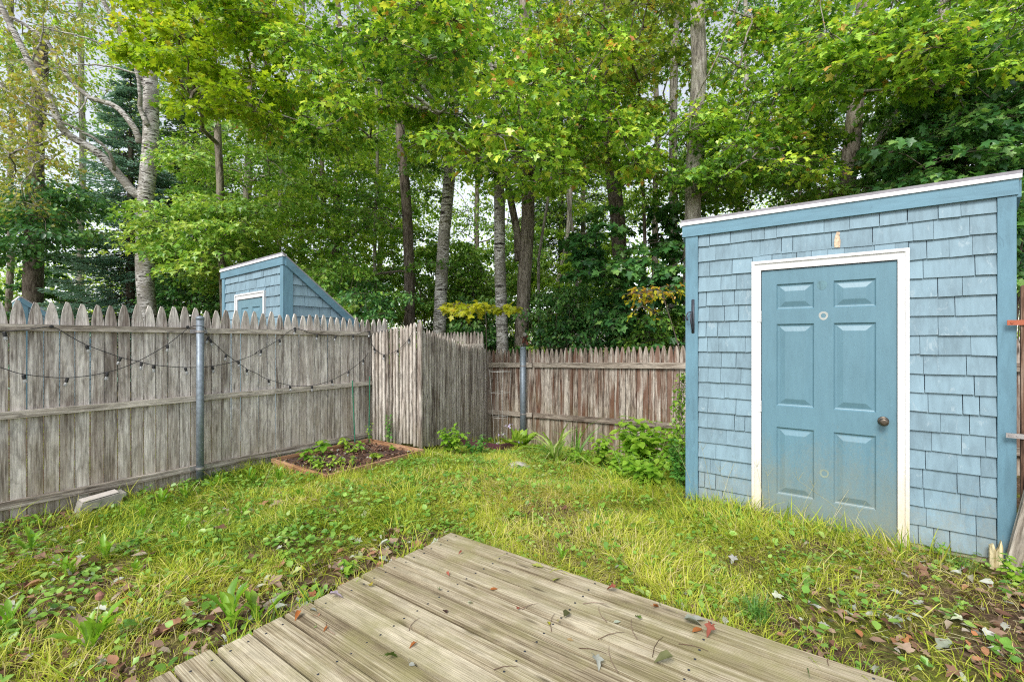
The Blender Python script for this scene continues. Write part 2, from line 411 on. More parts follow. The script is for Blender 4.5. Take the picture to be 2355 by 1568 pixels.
class LB:
    def __init__(s): s.V = []; s.L = []; s.S = []; s.t = []; s.n = 0
    def leaves(s, tm, pos, head, pitch, roll, size, tint, sx=1.0):
        tv, tf = tm; N = len(pos)
        if not N: return
        pos = np.asarray(pos, float); head, pitch, roll, size, tint = [np.broadcast_to(np.asarray(q, float), (N,)) for q in (head, pitch, roll, size, tint)]
        ch, sh, cp, sp, cr, sr = np.cos(head), np.sin(head), np.cos(pitch), np.sin(pitch), np.cos(roll), np.sin(roll)
        x = tv[None, :, 0] * size[:, None] * sx; y = tv[None, :, 1] * size[:, None]; z = tv[None, :, 2] * size[:, None]
        x1 = x * cr[:, None] + z * sr[:, None]; z1 = -x * sr[:, None] + z * cr[:, None]
        y2 = y * cp[:, None] + z1 * sp[:, None]; z2 = -y * sp[:, None] + z1 * cp[:, None]     # pitch > 0: tip down
        X = x1 * sh[:, None] + y2 * ch[:, None]; Y = -x1 * ch[:, None] + y2 * sh[:, None]
        V = np.stack([X, Y, z2], -1) + pos[:, None, :]
        s.raw(V, tf, tint)
    def raw(s, V, tf, tint):
        N, k = V.shape[:2]
        base = s.n + np.arange(N) * k
        loops = np.concatenate([np.array(f) for f in tf]); lens = np.array([len(f) for f in tf])
        s.L.append((base[:, None] + loops[None]).ravel()); s.S.append(np.tile(lens, N))
        s.V.append(V.reshape(-1, 3)); s.t.append(np.repeat(np.clip(tint, 0, 1), k)); s.n += N * k
    def prisms(s, A, B, ra, rb, tint=.5):
        """three-sided twigs from A to B"""
        A = np.asarray(A, float); B = np.asarray(B, float); N = len(A)
        if not N: return
        d = B - A; d /= np.linalg.norm(d, axis=1)[:, None] + 1e-9
        h = np.where(np.abs(d[:, 2:3]) > .9, np.array([[1., 0, 0]]), np.array([[0, 0, 1.]]))
        a = np.cross(d, h); a /= np.linalg.norm(a, axis=1)[:, None]; b = np.cross(d, a)
        ra = np.broadcast_to(ra, (N,))[:, None]; rb = np.broadcast_to(rb, (N,))[:, None]
        V = []
        for P, r in ((A, ra), (B, rb)):
            for k in range(3):
                th = 2.0944 * k; V.append(P + (a * math.cos(th) + b * math.sin(th)) * r)
        s.raw(np.stack(V, 1), [(0, 1, 4, 3), (1, 2, 5, 4), (2, 0, 3, 5)], np.full(N, tint) if np.isscalar(tint) else tint)
    def build(s, name, mat, parent=None):
        V = np.concatenate(s.V).astype(np.float32); L = np.concatenate(s.L).astype(np.int32); S = np.concatenate(s.S).astype(np.int32); t = np.concatenate(s.t).astype(np.float32)
        me = bpy.data.meshes.new(name)
        me.vertices.add(len(V)); me.vertices.foreach_set('co', V.ravel())
        me.loops.add(len(L)); me.loops.foreach_set('vertex_index', L)
        me.polygons.add(len(S)); st = np.zeros(len(S), np.int32); st[1:] = np.cumsum(S)[:-1]
        me.polygons.foreach_set('loop_start', st)
        me.update(calc_edges=True)
        a = me.attributes.new('tint', 'FLOAT', 'POINT'); a.data.foreach_set('value', t)
        return link(name, me, mat, parent)

# ------------------------------------------------------------------ the ground
def build_ground():
    fx = np.concatenate([-np.geomspace(240, 9, 26), np.arange(-8.6, 3.01, .055), np.geomspace(3.4, 240, 26)])
    fy = np.concatenate([-np.geomspace(240, 1.5, 22), np.arange(-1.2, 9.5, .055), np.geomspace(10, 260, 30)])
    X, Y = np.meshgrid(fx, fy)
    Z = gz(X, Y)
    near = (X > -8.6) & (X < 3) & (Y > -1.2) & (Y < 9.5)
    Z = Z + near * rng.normal(0, .0045, X.shape)
    V = np.stack([X, Y, Z], -1).reshape(-1, 3); nx, ny = len(fx), len(fy)
    i = (np.arange(ny - 1)[:, None] * nx + np.arange(nx - 1)[None]).ravel()
    F = np.stack([i, i + 1, i + nx + 1, i + nx], 1)
    me = bpy.data.meshes.new("ground"); me.from_pydata(V.tolist(), [], F.tolist())
    g = G("soil_and_moss", .95, .1); p = g.pos()
    n1 = g.noise(p, 26, 6, .7); n2 = g.noise(p, 2.2, 5, .6)
    col = g.ramp(n1, [(.3, (.035, .022, .014)), (.5, (.10, .065, .04)), (.7, (.22, .155, .095))])
    col = g.mix(g.maprange(n2, .46, .6, 0, .75), col, g.ramp(n1, [(.35, (.06, .075, .015)), (.7, (.24, .27, .03))]))
    g.color(col); g.bump(n1, .8, .03)
    o = link("ground", me, g.m, None, True); o['kind'] = 'structure'; o['label'] = 'brown mossy soil of the yard and the woods behind'
build_ground()

# ------------------------------------------------------------------ deck
def build_deck():
    root = empty("wooden_deck", (DX, DY, 0), "low weathered plank deck in the foreground, strewn with fallen leaves", "deck")
    mb = MB(); y = DY; k = 0
    while y > -3.2:
        w = .1305
        e = U(-.012, .012) + .012 * math.sin(k)
        mb.board((DX + e, y - w / 2, DZ - .014 + U(-.0015, .0015)), (3.4, y - w / 2, DZ - .014), w, .028, (0, 0, 1), bevel=.004)
        y -= w + U(.0165, .0195); k += 1
    mb.build("deck_boards", M['deck'], root)
    mb = MB(); yy = DY - .067
    for r_ in range(int(k)):
        for xx in (DX + .07, DX + .5, DX + 1.1, DX + 1.7, DX + 2.3):
            for q in (-.04, .04):
                mb.lathe((xx + U(-.006, .006), yy + q + U(-.004, .004), DZ - .003), (0, 0, 1), [(0, .0055), (.0042, .0055), (.0045, .003)], 8)
        yy -= .1485
    mb.build("deck_screws", M['iron'], root)
    mb = MB()
    mb.board((DX + .05, DY - .03, DZ - .11), (3.4, DY - .03, DZ - .11), .16, .035, (0, 1, 0))
    mb.board((DX + .05, DY - .05, DZ - .11), (DX + .05, -3.2, DZ - .11), .16, .035, (1, 0, 0))
    mb.build("rim_joist", M['deck'], root)
    mb = MB()
    for i in range(7):
        mb.board((DX + .5 + i * .6, DY - .06, DZ - .09), (DX + .5 + i * .6, -3.2, DZ - .09), .11, .04, (1, 0, 0))
    mb.build("floor_joists", M['brown'], root)
    mb = MB(); mb.box((DX + .03, -3.2, DZ - .036), (3.35, DY - .02, DZ - .033)); mb.build("gap_shade_sheet", plain("gap_shade_black", (.012, .010, .012), .9), root)  # added black sheet under the boards, paints shade into their gaps
build_deck()

# ------------------------------------------------------------------ sheds
def build_shed(label, org, yaw, s, group, main):
    ox, oy, oz = org
    u = Vector((math.cos(yaw), math.sin(yaw), 0)); v = Vector((-math.sin(yaw), math.cos(yaw), 0)); up = Vector((0, 0, 1))
    Wd, Dp, DROP = 2.005, 1.35, .80
    root = empty("garden_shed", (ox, oy, oz), label, "shed", group, rz=yaw)
    def P(a, d, z): return Vector((ox, oy, oz)) + (u * a + v * d + up * z) * s
    HT = 2.525
    def prism(mb, ol, o, uu, ww, nn, t0, t1, tint=None, grain=1): mb.prism([(a * s, b * s) for a, b in ol], o, uu, ww, nn, t0 * s, t1 * s, tint, grain)
    # body
    mb = MB(); rear = HT - DROP * Dp
    ol = [(0.0, .02), (Dp, .02), (Dp, rear - .03), (0.0, HT - .03)]
    a0, a1 = .012, Wd - .012
    prism(mb, [(.004 + p[0], p[1]) for p in ol], P(.026, 0, 0), v, up, u, 0, Wd - .030)
    mb.build("wall", M['wall'], root)
    def siding(mb, base, ax, nrm, x0, x1, top, hole=None):
        z = .092 if main or True else 0; r = 0; RH = .1316
        while z < HT:
            segs = [(x0, x1, z)]
            if hole and z < hole[2] - .005:
                segs = [(x0, hole[0], z), (hole[1], x1, z)]
                if z + RH > hole[2] + .02: segs.append((hole[0], hole[1], hole[2] + .002))
            for A, B, zl in segs:
                x = A; first = True
                while x < B - .004:
                    w = random.choice([.085, .10, .115, .13, .15, .17, .2, .24]) * U(.92, 1.08)
                    if z > 2.15 and R_() < .5: w *= 1.5
                    if first: w *= U(.5, 1); first = False
                    e = min(x + w, B)
                    if B - e < .045: e = B
                    gp_ = random.choice([.0008, .001, .0015, .003]); xa, xb = x + gp_, e - gp_
                    zt0, zt1 = min(z + RH + .02, top(xa) - .004), min(z + RH + .02, top(xb) - .004)
                    zb = zl + U(-.003, .002) * (zl == z); ti = R_()
                    if zt0 > zb + .01 or zt1 > zb + .01:
                        zt0 = max(zt0, zb + .003); zt1 = max(zt1, zb + .003)
                        q = []
                        tb = U(.017, .023); tt = .003
                        f0 = min(1, (zt0 - zb) / (RH + .02)); f1 = min(1, (zt1 - zb) / (RH + .02))
                        sk = U(-.0025, .0025)
                        for xx, zz, t in ((xa, zb + sk, tb), (xb, zb - sk, tb), (xb, zt1, tb + (tt - tb) * f1), (xa, zt0, tb + (tt - tb) * f0)):
                            q.append((xx, zz, t))
                        off = (U(0, 50), U(0, 50), U(0, 50)); vs = []; gs = []
                        for k in (0, 1):
                            for xx, zz, t in q:
                                tt2 = (t if k else -.003)
                                vs.append(base + (ax * xx + up * zz + nrm * tt2) * s); gs.append((xx + off[0], tt2 + off[1], zz + off[2]))
                        mb.add(vs, [(3, 2, 1, 0), (4, 5, 6, 7), (0, 1, 5, 4), (1, 2, 6, 5), (2, 3, 7, 6), (3, 0, 4, 7)], gs, ti)
                    x = e
            z += RH; r += 1
    FB = 2.425
    mb = MB()
    siding(mb, P(0, 0, 0), u, -v, .106, Wd - .063, lambda x: FB + .01, (.533, 1.509, 2.14))
    mb.build("shingle_siding", M['shingle'], root)
    mb = MB()
    rt = lambda x: HT - .09 - DROP * x
    siding(mb, P(Wd, 0, 0), v, u, .095, Dp - .09, rt)
    mb.build("shingle_siding", M['shingle'], root)
    mb = MB()
    siding(mb, P(.026, Dp, 0), -v, -u, .09, Dp - .095, lambda x: HT - .09 - DROP * (Dp - x))
    mb.build("shingle_siding", M['shingle'], root)
    # corner boards
    for A, B in ((-.0, .104), (Wd - .062, Wd + .022)):
        mb = MB(); prism(mb, [(A, .06), (B, .05), (B, FB - .002), (A, FB - .002)], P(0, 0, 0), u, up, -v, -.002, .024)
        ss = -1 if A < .5 else 1
        e = .0225 if A < .5 else Wd
        tp = lambda x: HT - .085 - DROP * x
        mb2 = [(0.001, .06), (.095, .06), (.095, tp(.095)), (0.001, tp(0))]
        prism(mb, mb2, P(e, 0, 0), v, up, u * ss, .002, .0225)
        mb.build("corner_board", M['trim_blue'], root)
    # fascia, rakes, drip edge and roof
    mb = MB(); prism(mb, [(-.026, FB), (Wd + .030, FB), (Wd + .030, HT), (-.026, HT)], P(0, 0, 0), u, up, -v, -.002, .034, None, 2)
    mb.build("fascia", M['trim_blue'], root)
    for e, ss in ((.0235, -1), (Wd - .001, 1)):
        mb = MB(); L = Dp + .12
        prism(mb, [(.001, HT - .11), (L, HT - .11 - DROP * L), (L, HT - .003 - DROP * L), (.001, HT - .003)], P(e, 0, 0), v, up, u * ss, .0235, .05, None, 2)
        mb.build("rake_board", M['trim_blue'], root)
    mb = MB(); sl_ = math.atan(DROP)
    prism(mb, [(-.036, HT + .001), (Wd + .042, HT + .001), (Wd + .042, HT + .027), (-.036, HT + .027)], P(0, 0, 0), u, up, -v, -.01, .045)
    for e in (-.036, Wd + .027):
        L = Dp + .16
        prism(mb, [(-.008, HT + .002), (L, HT - DROP * L), (L, HT + .026 - DROP * L), (-.008, HT + .026)], P(e, 0, 0), v, up, u, 0, .015)
    mb.build("drip_edge", M['drip'], root)
    mb = MB(); L = Dp + .17
    prism(mb, [(-.04, HT + .029), (L, HT + .002 - DROP * L), (L, HT + .02 - DROP * L), (-.04, HT + .05)], P(-.04, 0, 0), v, up, u, 0, Wd + .086)
    mb.build("roof", M['roof_dark'], root)
    mb = MB(); prism(mb, [(.10, -.12), (Wd - .09, -.12), (Wd - .09, .094), (.10, .094)], P(0, 0, 0), u, up, -v, -.012, .009, None, 2)
    mb.build("skirt_board", M['skirt'], root)
    # door frame (mitred casing)
    fr = MB(); A0, A1, I0, I1, ZT, ZI, ZB = .533, 1.509, .596, 1.450, 2.146, 2.075, -.04
    for ol in ([(A0, ZB), (I0, ZB), (I0, ZI), (A0, ZT)], [(I1, ZB), (A1, ZB), (A1, ZT), (I1, ZI)], [(A0, ZT), (I0, ZI), (I1, ZI), (A1, ZT)]):
        horiz = ol[1][1] != ZB
        if horiz: ol = ol[::-1]
        prism(fr, ol, P(0, 0, 0), u, up, -v, -.002, .030, None, 2 if horiz else 1)
    k = .018
    for ol in ([(A0 - .004, ZB), (A0 + k, ZB), (A0 + k, ZT - k), (A0 - .004, ZT + .004)], [(A1 - k, ZB), (A1 + .004, ZB), (A1 + .004, ZT + .004), (A1 - k, ZT - k)], [(A0 - .004, ZT + .004), (A1 + .004, ZT + .004), (A1 - k, ZT - k), (A0 + k, ZT - k)]):
        if ol[1][1] != ZB: ol = ol[::-1]
        prism(fr, ol, P(0, 0, 0), u, up, -v, .0305, .040)
    fr = fr.build("door_frame", M['white'], root)
    # door
    dx0, dx1, dz0, dz1 = .600, 1.446, .035, 2.068
    cols = [(.705, .957), (1.080, 1.332)]
    rows = [(.273, .811), (.981, 1.636), (1.753, 1.955)]
    mb = MB(); NF = .0145
    xs = sorted({dx0, dx1} | {q for c in cols for q in c}); zs = sorted({dz0, dz1} | {q for c in rows for q in c})
    off = (3, 4, 5)
    def Q(a, z, n): return P(a, 0, z) - v * (n * s)
    def quad(ps, tint=.5): mb.add([Q(*p) for p in ps], [(0, 1, 2, 3)], [(p[0], p[2], p[1]) for p in ps], tint)
    for i in range(len(xs) - 1):
        for j in range(len(zs) - 1):
            a, b, c, d = xs[i], xs[i + 1], zs[j], zs[j + 1]
            if (a, b) in cols and (c, d) in rows:
                prof = [(0, 0), (.007, -.010), (.013, -.013), (.020, -.013), (.024, -.012), (.058, -.0005), (.062, 0)]
                for (r0, n0), (r1, n1) in zip(prof, prof[1:]):
                    o = [(a + r0, c + r0), (b - r0, c + r0), (b - r0, d - r0), (a + r0, d - r0)]; q = [(a + r1, c + r1), (b - r1, c + r1), (b - r1, d - r1), (a + r1, d - r1)]
                    for e in range(4):
                        f = (e + 1) % 4
                        quad([(*o[e], NF + n0), (*o[f], NF + n0), (*q[f], NF + n1), (*q[e], NF + n1)])
                r = prof[-1][0]
                quad([(a + r, c + r, NF), (b - r, c + r, NF), (b - r, d - r, NF), (a + r, d - r, NF)])
            else: quad([(a, c, NF), (b, c, NF), (b, d, NF), (a, d, NF)])
    for e in ((dx0, dz0, dx1, dz0), (dx1, dz0, dx1, dz1), (dx1, dz1, dx0, dz1), (dx0, dz1, dx0, dz0)):
        quad([(e[0], e[1], NF), (e[0], e[1], -.011), (e[2], e[3], -.011), (e[2], e[3], NF)])
    door = mb.build("door", M['door'], root)
    if main:
        ka, kz = 1.372, .925
        kb = MB(); o = Q(ka, kz, NF)
        kb.lathe(o, -v, [(0, .033), (.006, .033), (.009, .026), (.011, .014), (.032, .012), (.036, .02), (.045, .028), (.058, .029), (.068, .022), (.070, .0135), (.0695, .0)], 24)
        kb.build("door_knob", M['knob'], door, True)
        kb = MB(); kb.box(tuple(P(1.449, -.0, .93)), tuple(P(1.4495, -.031, 1.0))); kb.build("strike_plate", M['steel'], root)
        def ring(name, px, py, ro, ri, mat, t=.0012):
            c = on_y(px, py, YS); a = c.x - ox; z = c.z - oz
            m_ = MB(); n = 28; vs = []; fs = []
            for k in range(n):
                th = 2 * math.pi * k / n
                wob = 1 + .04 * math.sin(3 * th)
                for r, h in ((ri, 0), (ri, t), (ro * wob, t), (ro * wob, 0)):
                    vs.append(Q(a + math.cos(th) * r, z + math.sin(th) * r * 1.1, NF + h))
            for k in range(n):
                k2 = (k + 1) % n
                for j in range(3): fs.append((k * 4 + j, k2 * 4 + j, k2 * 4 + j + 1, k * 4 + j + 1))
            m_.add(vs, fs); m_.build(name, mat, door)
        c = on_y(1925, 553, YS - .02); mb = MB()
        mb.prism([(-.018, -.055), (.016, -.06), (.02, -.01), (.012, .03), (.016, .055), (-.004, .06), (-.016, .02), (-.02, -.02)], (c.x, YS - .0225, c.z), (1, 0, 0), (0, 0, 1), (0, -1, 0), 0, .0012)
        tag(mb.build("peeled_patch", plain("bare_tan_wood", (.55, .42, .30), .8, 0, .4, 60), root), "tan patch where paint has peeled from a shingle")
        paleblue = paint("scuffed_pale_blue", (.13, .25, .29), .2, (.25, .33, .36), .5)
        ring("knocker_scar", 1890, 657, .033, .004, paleblue)
        tag(bpy.data.objects["knocker_scar"], "round scuffed patch where a knocker was")
        ring("peephole_plate", 1893, 727, .030, .016, plain("bare_putty_grey", (.38, .40, .38), .7))
        ring("putty_ring", 1895, 1088, .030, .018, plain("faded_putty", (.22, .27, .22), .7))
        hb = MB()
        for zz in (1.70, .97):
            hb = MB()
            for q in range(5):
                hb.lathe(P(.595, -.034, zz - .045 + q * .018), up, [(0, .006), (.0165, .006)], 10)
            hb.box(tuple(P(.568, -.034, zz - .045)), tuple(P(.593, -.0305, zz + .045)))
            hb.build("hinge", M['white'], root)
        # gate handle screwed to the left corner board
        c = on_y(1592, 727, YS - .025); hb = MB()
        hb.board((c.x + .004, c.y, c.z - .155), (c.x + .004, c.y, c.z + .145), .026, .006, (0, 1, 0), bevel=.006)
        pts = []
        for k in range(13):
            t = k / 12; pts.append((c.x - .002 + .004 * math.sin(t * 6), c.y - .008 - .036 * math.sin(math.pi * t), c.z - .13 + .17 * t))
        hb.tube(pts, [.005 + .004 * math.sin(math.pi * k / 12) for k in range(13)], 8)
        pts = [(c.x - .004, c.y - .01, c.z + .035), (c.x - .03, c.y - .03, c.z + .028), (c.x - .043, c.y - .04, c.z + .0), (c.x - .036, c.y - .045, c.z - .03), (c.x - .03, c.y - .045, c.z - .04)]
        hb.tube(pts, [.005, .005, .006, .008, .009], 8)
        hb.build("thumb_latch_handle", M['iron'], root, True)
    else:
        kb = MB(); kb.lathe(Q(1.372, .925, NF), -v, [(0, .033), (.009, .026), (.032, .012), (.045, .028), (.068, .022), (.07, .0)], 12)
        kb.build("door_knob", M['knob'], door, True)
    return root
build_shed("large near garden shed clad in blue shingles, right of the deck, with six-panel door", (SX0, YS, 0), 0, 1.0, None, True)
# the neighbour's shed stands behind the left fence: its front right corner
SH2 = build_shed
yw = rad(-3.7)
s2 = 1.082
rc = at(656, 785, 6.0)
o2 = rc - Vector((math.cos(yw), math.sin(yw), 0)) * 2.034 * s2
build_shed("blue shingled lean-to shed rising behind the left picket fence, above the string lights", (o2.x, o2.y, 2.64 - 2.55 * s2), yw, s2, None, False)
rc = at(50, 785, 9.6)
o3 = rc - Vector((math.cos(yw), math.sin(yw), 0)) * 2.034
build_shed("distant blue shed peeping over the fence tips at the far left", (o3.x, o3.y, 2.435 - 2.55), yw, 1.0, None, False)

# ------------------------------------------------------------------ fences
def picket(mb, base, width, h, thick, u, n, roundface=False, lean=0.0):
    """pointed stockade picket"""
    hw = width / 2
    p = width / .088
    ol = [(-hw, 0), (hw, 0), (hw, h - .17 * p), (hw * .80, h - .10 * p), (hw * .52, h - .045 * p), (hw * .24, h - .008), (-hw * .2, h), (-hw * .52, h - .045 * p), (-hw * .82, h - .105 * p), (-hw, h - .17 * p)]
    up = (Vector((0, 0, 1)) + Vector(u) * lean).normalized()
    t0, t1 = -thick / 2, thick / 2
    if not roundface:
        # slightly bowed and chamfered face
        mb.prism(ol, base, u, up, n, t0, t1)
    else:
        off = (U(0, 50), U(0, 50), U(0, 50)); u = Vector(u); n = Vector(n); base = Vector(base)
        vs, gs, fs = [], [], []
        prof = [(-1, 0), (-.8, .62), (-.35, .95), (.35, .95), (.8, .62), (1, 0)]
        levels = [(0, 1), (h - .12 * p, 1), (h - .05 * p, .7), (h, .18)]
        for z, k in levels:
            for a, b in prof:
                vs.append(base + up * z + u * (a * hw * k) + n * (b * thick * k)); gs.append((a * hw + off[0], b * thick + off[1], z + off[2]))
        m = len(prof)
        for l in range(len(levels) - 1):
            for i in range(m - 1): fs.append((l * m + i, l * m + i + 1, (l + 1) * m + i + 1, (l + 1) * m + i))
            fs.append((l * m + m - 1, l * m, (l + 1) * m, (l + 1) * m + m - 1))
        fs.append(tuple(range((len(levels) - 1) * m, len(levels) * m)))
        mb.add(vs, fs, gs)

def pipe_post(root, x, y, z0, z1, r, name="pipe_post", bands=()):
    mb = MB(); mb.tube([(x, y, z0), (x, y, (z0 + z1) / 2), (x, y, z1)], r, 20, tint=.5)
    p = mb.build(name, M['galv'], root, True)
    mb = MB(); mb.lathe((x, y, z1 - .02), (0, 0, 1), [(0, r + .004), (.02, r + .004), (.032, r * .8), (.04, r * .3), (.041, 0)], 20); mb.build("post_cap", M['galv'], p, True)
    for z, d in bands:
        mb = MB(); mb.lathe((x, y, z - .012), (0, 0, 1), [(0, r + .003), (.001, r + .006), (.023, r + .006), (.024, r + .003)], 20)
        mb.prism([(-.08, -.02), (.08, -.02), (.08, .02), (-.08, .02)], (x - d[0] * (r + .004), y - d[1] * (r + .004), z), (-d[1], d[0], 0), (0, 0, 1), (d[0], d[1], 0), -.001, .003)
        mb.build("pipe_bracket", M['steel'], p)

# left fence, camera side shows rails
rt = empty("picket_fence", (XL, 2, 0), "long grey left picket fence with three rails and a steel pipe post", "fence")
y = 1.977 - 20 * .0995 - 1.6; mb = MB(); i = 0
while y < 4.52:
    w = .0935 * U(.93, 1.0)
    if not (4.4 < y < 0): 
        picket(mb, (XL - .011 + U(-.003, .003), y, -.02 + U(-.02, .01)), w, 1.858 + .02 * math.sin(y * .9) + U(-.013, .013), .019, (0, 1, 0), (1, 0, 0), lean=U(-.003, .003))
    y += .0995; i += 1
mb.build("picket_panel", M['fence'], rt)
for z, h in ((1.610, .056), (.890, .058), (.150, .062)):
    for a, b in ((-1.4, 1.965), (1.99, 4.44)):
        mb = MB()
        mb.board((XL + .022, a, z + U(-.004, .004)), (XL + .022, b, z + U(-.004, .004)), h, .038, (1, 0, 0), bevel=.004)
        mb.build("rail", M['rail'], rt)
pipe_post(rt, XL + .085, 1.977, -.1, 1.745, .036, bands=((1.600, (1, 0)), (.16, (1, 0))))
rm = MB(); rm.board((XL + .02, 4.34, 1.635), (XL + .02, 4.46, 1.635), .05, .05, (1, 0, 0)); rm.build("rail_bracket", M['steel'], rt)

# stockade return: panel A (gate) and panel B
def stockade(root, p0, p1, top0, top1, bot0, bot1, sp, n, skip=None, seedw=.93, topfn=None):
    p0, p1 = Vector(p0), Vector(p1); d = p1 - p0; L = d.length; d.normalize(); mb = MB(); k = 0; t = sp / 2
    while t < L:
        f = t / L; q = p0 + d * t; b = bot0 + (bot1 - bot0) * f + U(-.025, .02); tp = top0 + (top1 - top0) * f + U(-.012, .012)
        if topfn: tp += topfn(f)
        if not (skip and skip(f)):
            picket(mb, (q.x, q.y, b), sp * U(.9, .99), tp - b, .03, tuple(d), n, True, U(-.006, .006))
        t += sp * U(.95, 1.05); k += 1
    return mb.build("picket_panel", M['fence_gate'], root)
PA0, PA1, PB1 = (-5.50, 4.17, 0), (-4.95, 4.61, 0), (-5.77, 7.14, 0)
ga = empty("stockade_gate", PA0, "narrow weathered stockade gate with a loose splayed picket behind the raised bed", "gate")
dA = (Vector(PA1) - Vector(PA0)).normalized(); nA = Vector((dA.y, -dA.x, 0))
stockade(ga, PA0, PA1, 1.615, 1.785, .06, -.02, .0495, nA, skip=None)
for z in (.35, 1.0, 1.5):
    mb = MB(); mb.board(Vector(PA0) - nA * .03 + Vector((0, 0, z)), Vector(PA1) - nA * .03 + Vector((0, 0, z)), .06, .035, nA); mb.build("rail", M['rail'], ga)
mb = MB(); q = Vector(PA0) + dA * (.66 * .70) + nA * .012
picket(mb, (q.x - .055, q.y - .035, .0), .05, .72, .026, tuple(dA), nA, True, .10)
tag(mb.build("loose_picket", M['fence_gate'], ga), "broken picket hanging askew")
mb = MB(); q = Vector(PA1) + nA * .02
picket(mb, (q.x, q.y, -.05), .07, 1.86, .045, tuple(dA), nA, True, -.006)
tag(mb.build("gate_post", M['fence_gate'], ga), "tall whitened split post at the hinge edge")
mb = MB(); mb.lathe((q.x - .03, q.y + .0, 1.75), (0, 0, 1), [(0, .018), (.05, .018), (.055, .01)], 12); mb.build("post_cap", M['galv'], ga, True)
gb = empty("stockade_fence", PA1, "stockade fence panel of round grey pickets running back to the rear corner", "fence")
dB = (Vector(PB1) - Vector(PA1)).normalized(); nB = Vector((dB.y, -dB.x, 0))
stockade(gb, Vector(PA1) + dB * .04, PB1, 1.675, 1.335, -.05, -.45, .088, nB, topfn=lambda f: .015 * math.sin(f * 9))
for z0, z1 in ((.35, .0), (.95, .62), (1.45, 1.1)):
    mb = MB(); mb.board(Vector(PA1) + dB * .05 - nB * .03 + Vector((0, 0, z0)), Vector(PB1) - nB * .03 + Vector((0, 0, z1)), .06, .035, nB); mb.build("rail", M['rail'], gb)

# rear fence
bf = empty("picket_fence", (-3.9, YB, 0), "reddish stained picket fence along the rear between the stockade panel and the blue shed", "fence")
mb = MB(); x = -5.85
while x < 2.2:
    f = (x + 5.8) / 3.85
    w = .093 * U(.92, 1.0)
    b = -.50 + .10 * f + U(-.02, .02)
    picket(mb, (x, YB + .012 + U(-.003, .003), b), w, 1.318 + .112 * f + U(-.014, .014) - b, .019, (1, 0, 0), (0, -1, 0), lean=U(-.003, .003))
    x += .0975
mb.build("picket_panel", M['fence_back'], bf)
for za, zb, h in ((1.020, 1.122, .092), (.072, .195, .085)):
    for a, b in ((-5.8, -4.70), (-4.66, 2.2)):
        mb = MB(); fa, fb = (a + 5.8) / 3.85, (b + 5.8) / 3.85
        mb.board((a, YB - .022, za + (zb - za) * fa), (b, YB - .022, za + (zb - za) * fb), h, .04, (0, -1, 0), bevel=.004); mb.build("rail", M['rail_dark'], bf)
pc = on_y(1202, 800, YB - .085)
pipe_post(bf, pc.x, YB - .085, -.55, pc.z, .055, bands=((1.03, (0, -1)), (.12, (0, -1))))
# the neighbour's taller piece beyond the corner
nf = empty("picket_fence", (-6.6, YB + .25, 0), "short taller section of old picket fence beyond the rear corner, seen from its rail side", "fence")
mb = MB(); x = -8.6
while x < -6.1:
    picket(mb, (x, YB + .26, -.5), .09 * U(.92, 1), 2.20 + U(-.015, .015), .019, (1, 0, 0), (0, -1, 0)); x += .0975
mb.build("picket_panel", M['fence_gate'], nf)
for z in (1.40, .6):
    mb = MB(); mb.board((-8.6, YB + .225, z), (-6.08, YB + .225, z), .09, .04, (0, -1, 0)); mb.build("rail", M['rail'], nf)

# brown gate to the right of the shed
bg_ = empty("board_gate", (1.0, 4.1, 0), "dark brown board gate at the right edge beside the shed, held by two metal straps", "gate")
mb = MB()
for k in range(14): 
    xx = .921 + k * .145
    mb.board((xx + .07, 4.185, -.02), (xx + .07, 4.185, 1.86 + U(-.012, .008)), .138, .02, (0, -1, 0), bevel=.008)
mb.build("gate_boards", M['brown'], bg_)
for z in (1.46, .93):
    mb = MB(); mb.board((1.06, 4.155, z), (2.95, 4.155, z), .07, .03, (0, -1, 0)); mb.build("rail", M['brown'], bg_)
p = on_y(2315, 743, YS - .06); mb = MB(); mb.board((p.x, 4.168, p.z), (1.35, 4.168, p.z - .004), .032, .007, (0, -1, 0)); mb.lathe((p.x + .02, 4.166, p.z), (0, -1, 0), [(0, .007), (.006, .006)], 8)
tag(mb.build("strap_bar", M['red'], bg_), "rusty red strap")
p = on_y(2312, 1001, YS - .06); mb = MB(); mb.board((p.x, 4.168, p.z), (1.35, 4.168, p.z - .004), .03, .007, (0, -1, 0))
for k in range(3): mb.lathe((p.x + .015 + k * .035, 4.166, p.z), (0, -1, 0), [(0, .006), (.005, .005)], 8)
tag(mb.build("strap_bar", M['steel'], bg_), "grey steel strap")
# leaning board, split stake
a = on_y(2352, 1175, 4.08); b = on_z(2332, 1316, .045)
mb = MB(); mb.board((b.x, b.y, b.z - .02), (a.x + .1, 4.12, a.z + .28), .11, .03, (.15, -1, .1)); tag(mb.build("leaning_board", M['fence_gate'], None), "loose grey board leaning against the gate at the bottom right corner of the shed", "board")
p = on_y(2289, 1240, YS - .06); mb = MB()
g0 = float(gz(p.x, YS - .06))
mb.prism([(-.03, g0 - .05 - p.z), (.032, g0 - .05 - p.z), (.03, -.04), (.022, .0), (.012, -.05), (.0, -.075), (-.012, -.03), (-.03, -.045)], p, (1, 0, 0), (0, 0, 1), (0, -1, 0), -.012, .014)
tag(mb.build("wooden_stake", M['stake_wood'], None), "short split yellowish stake at the shed's right bottom corner", "stake")

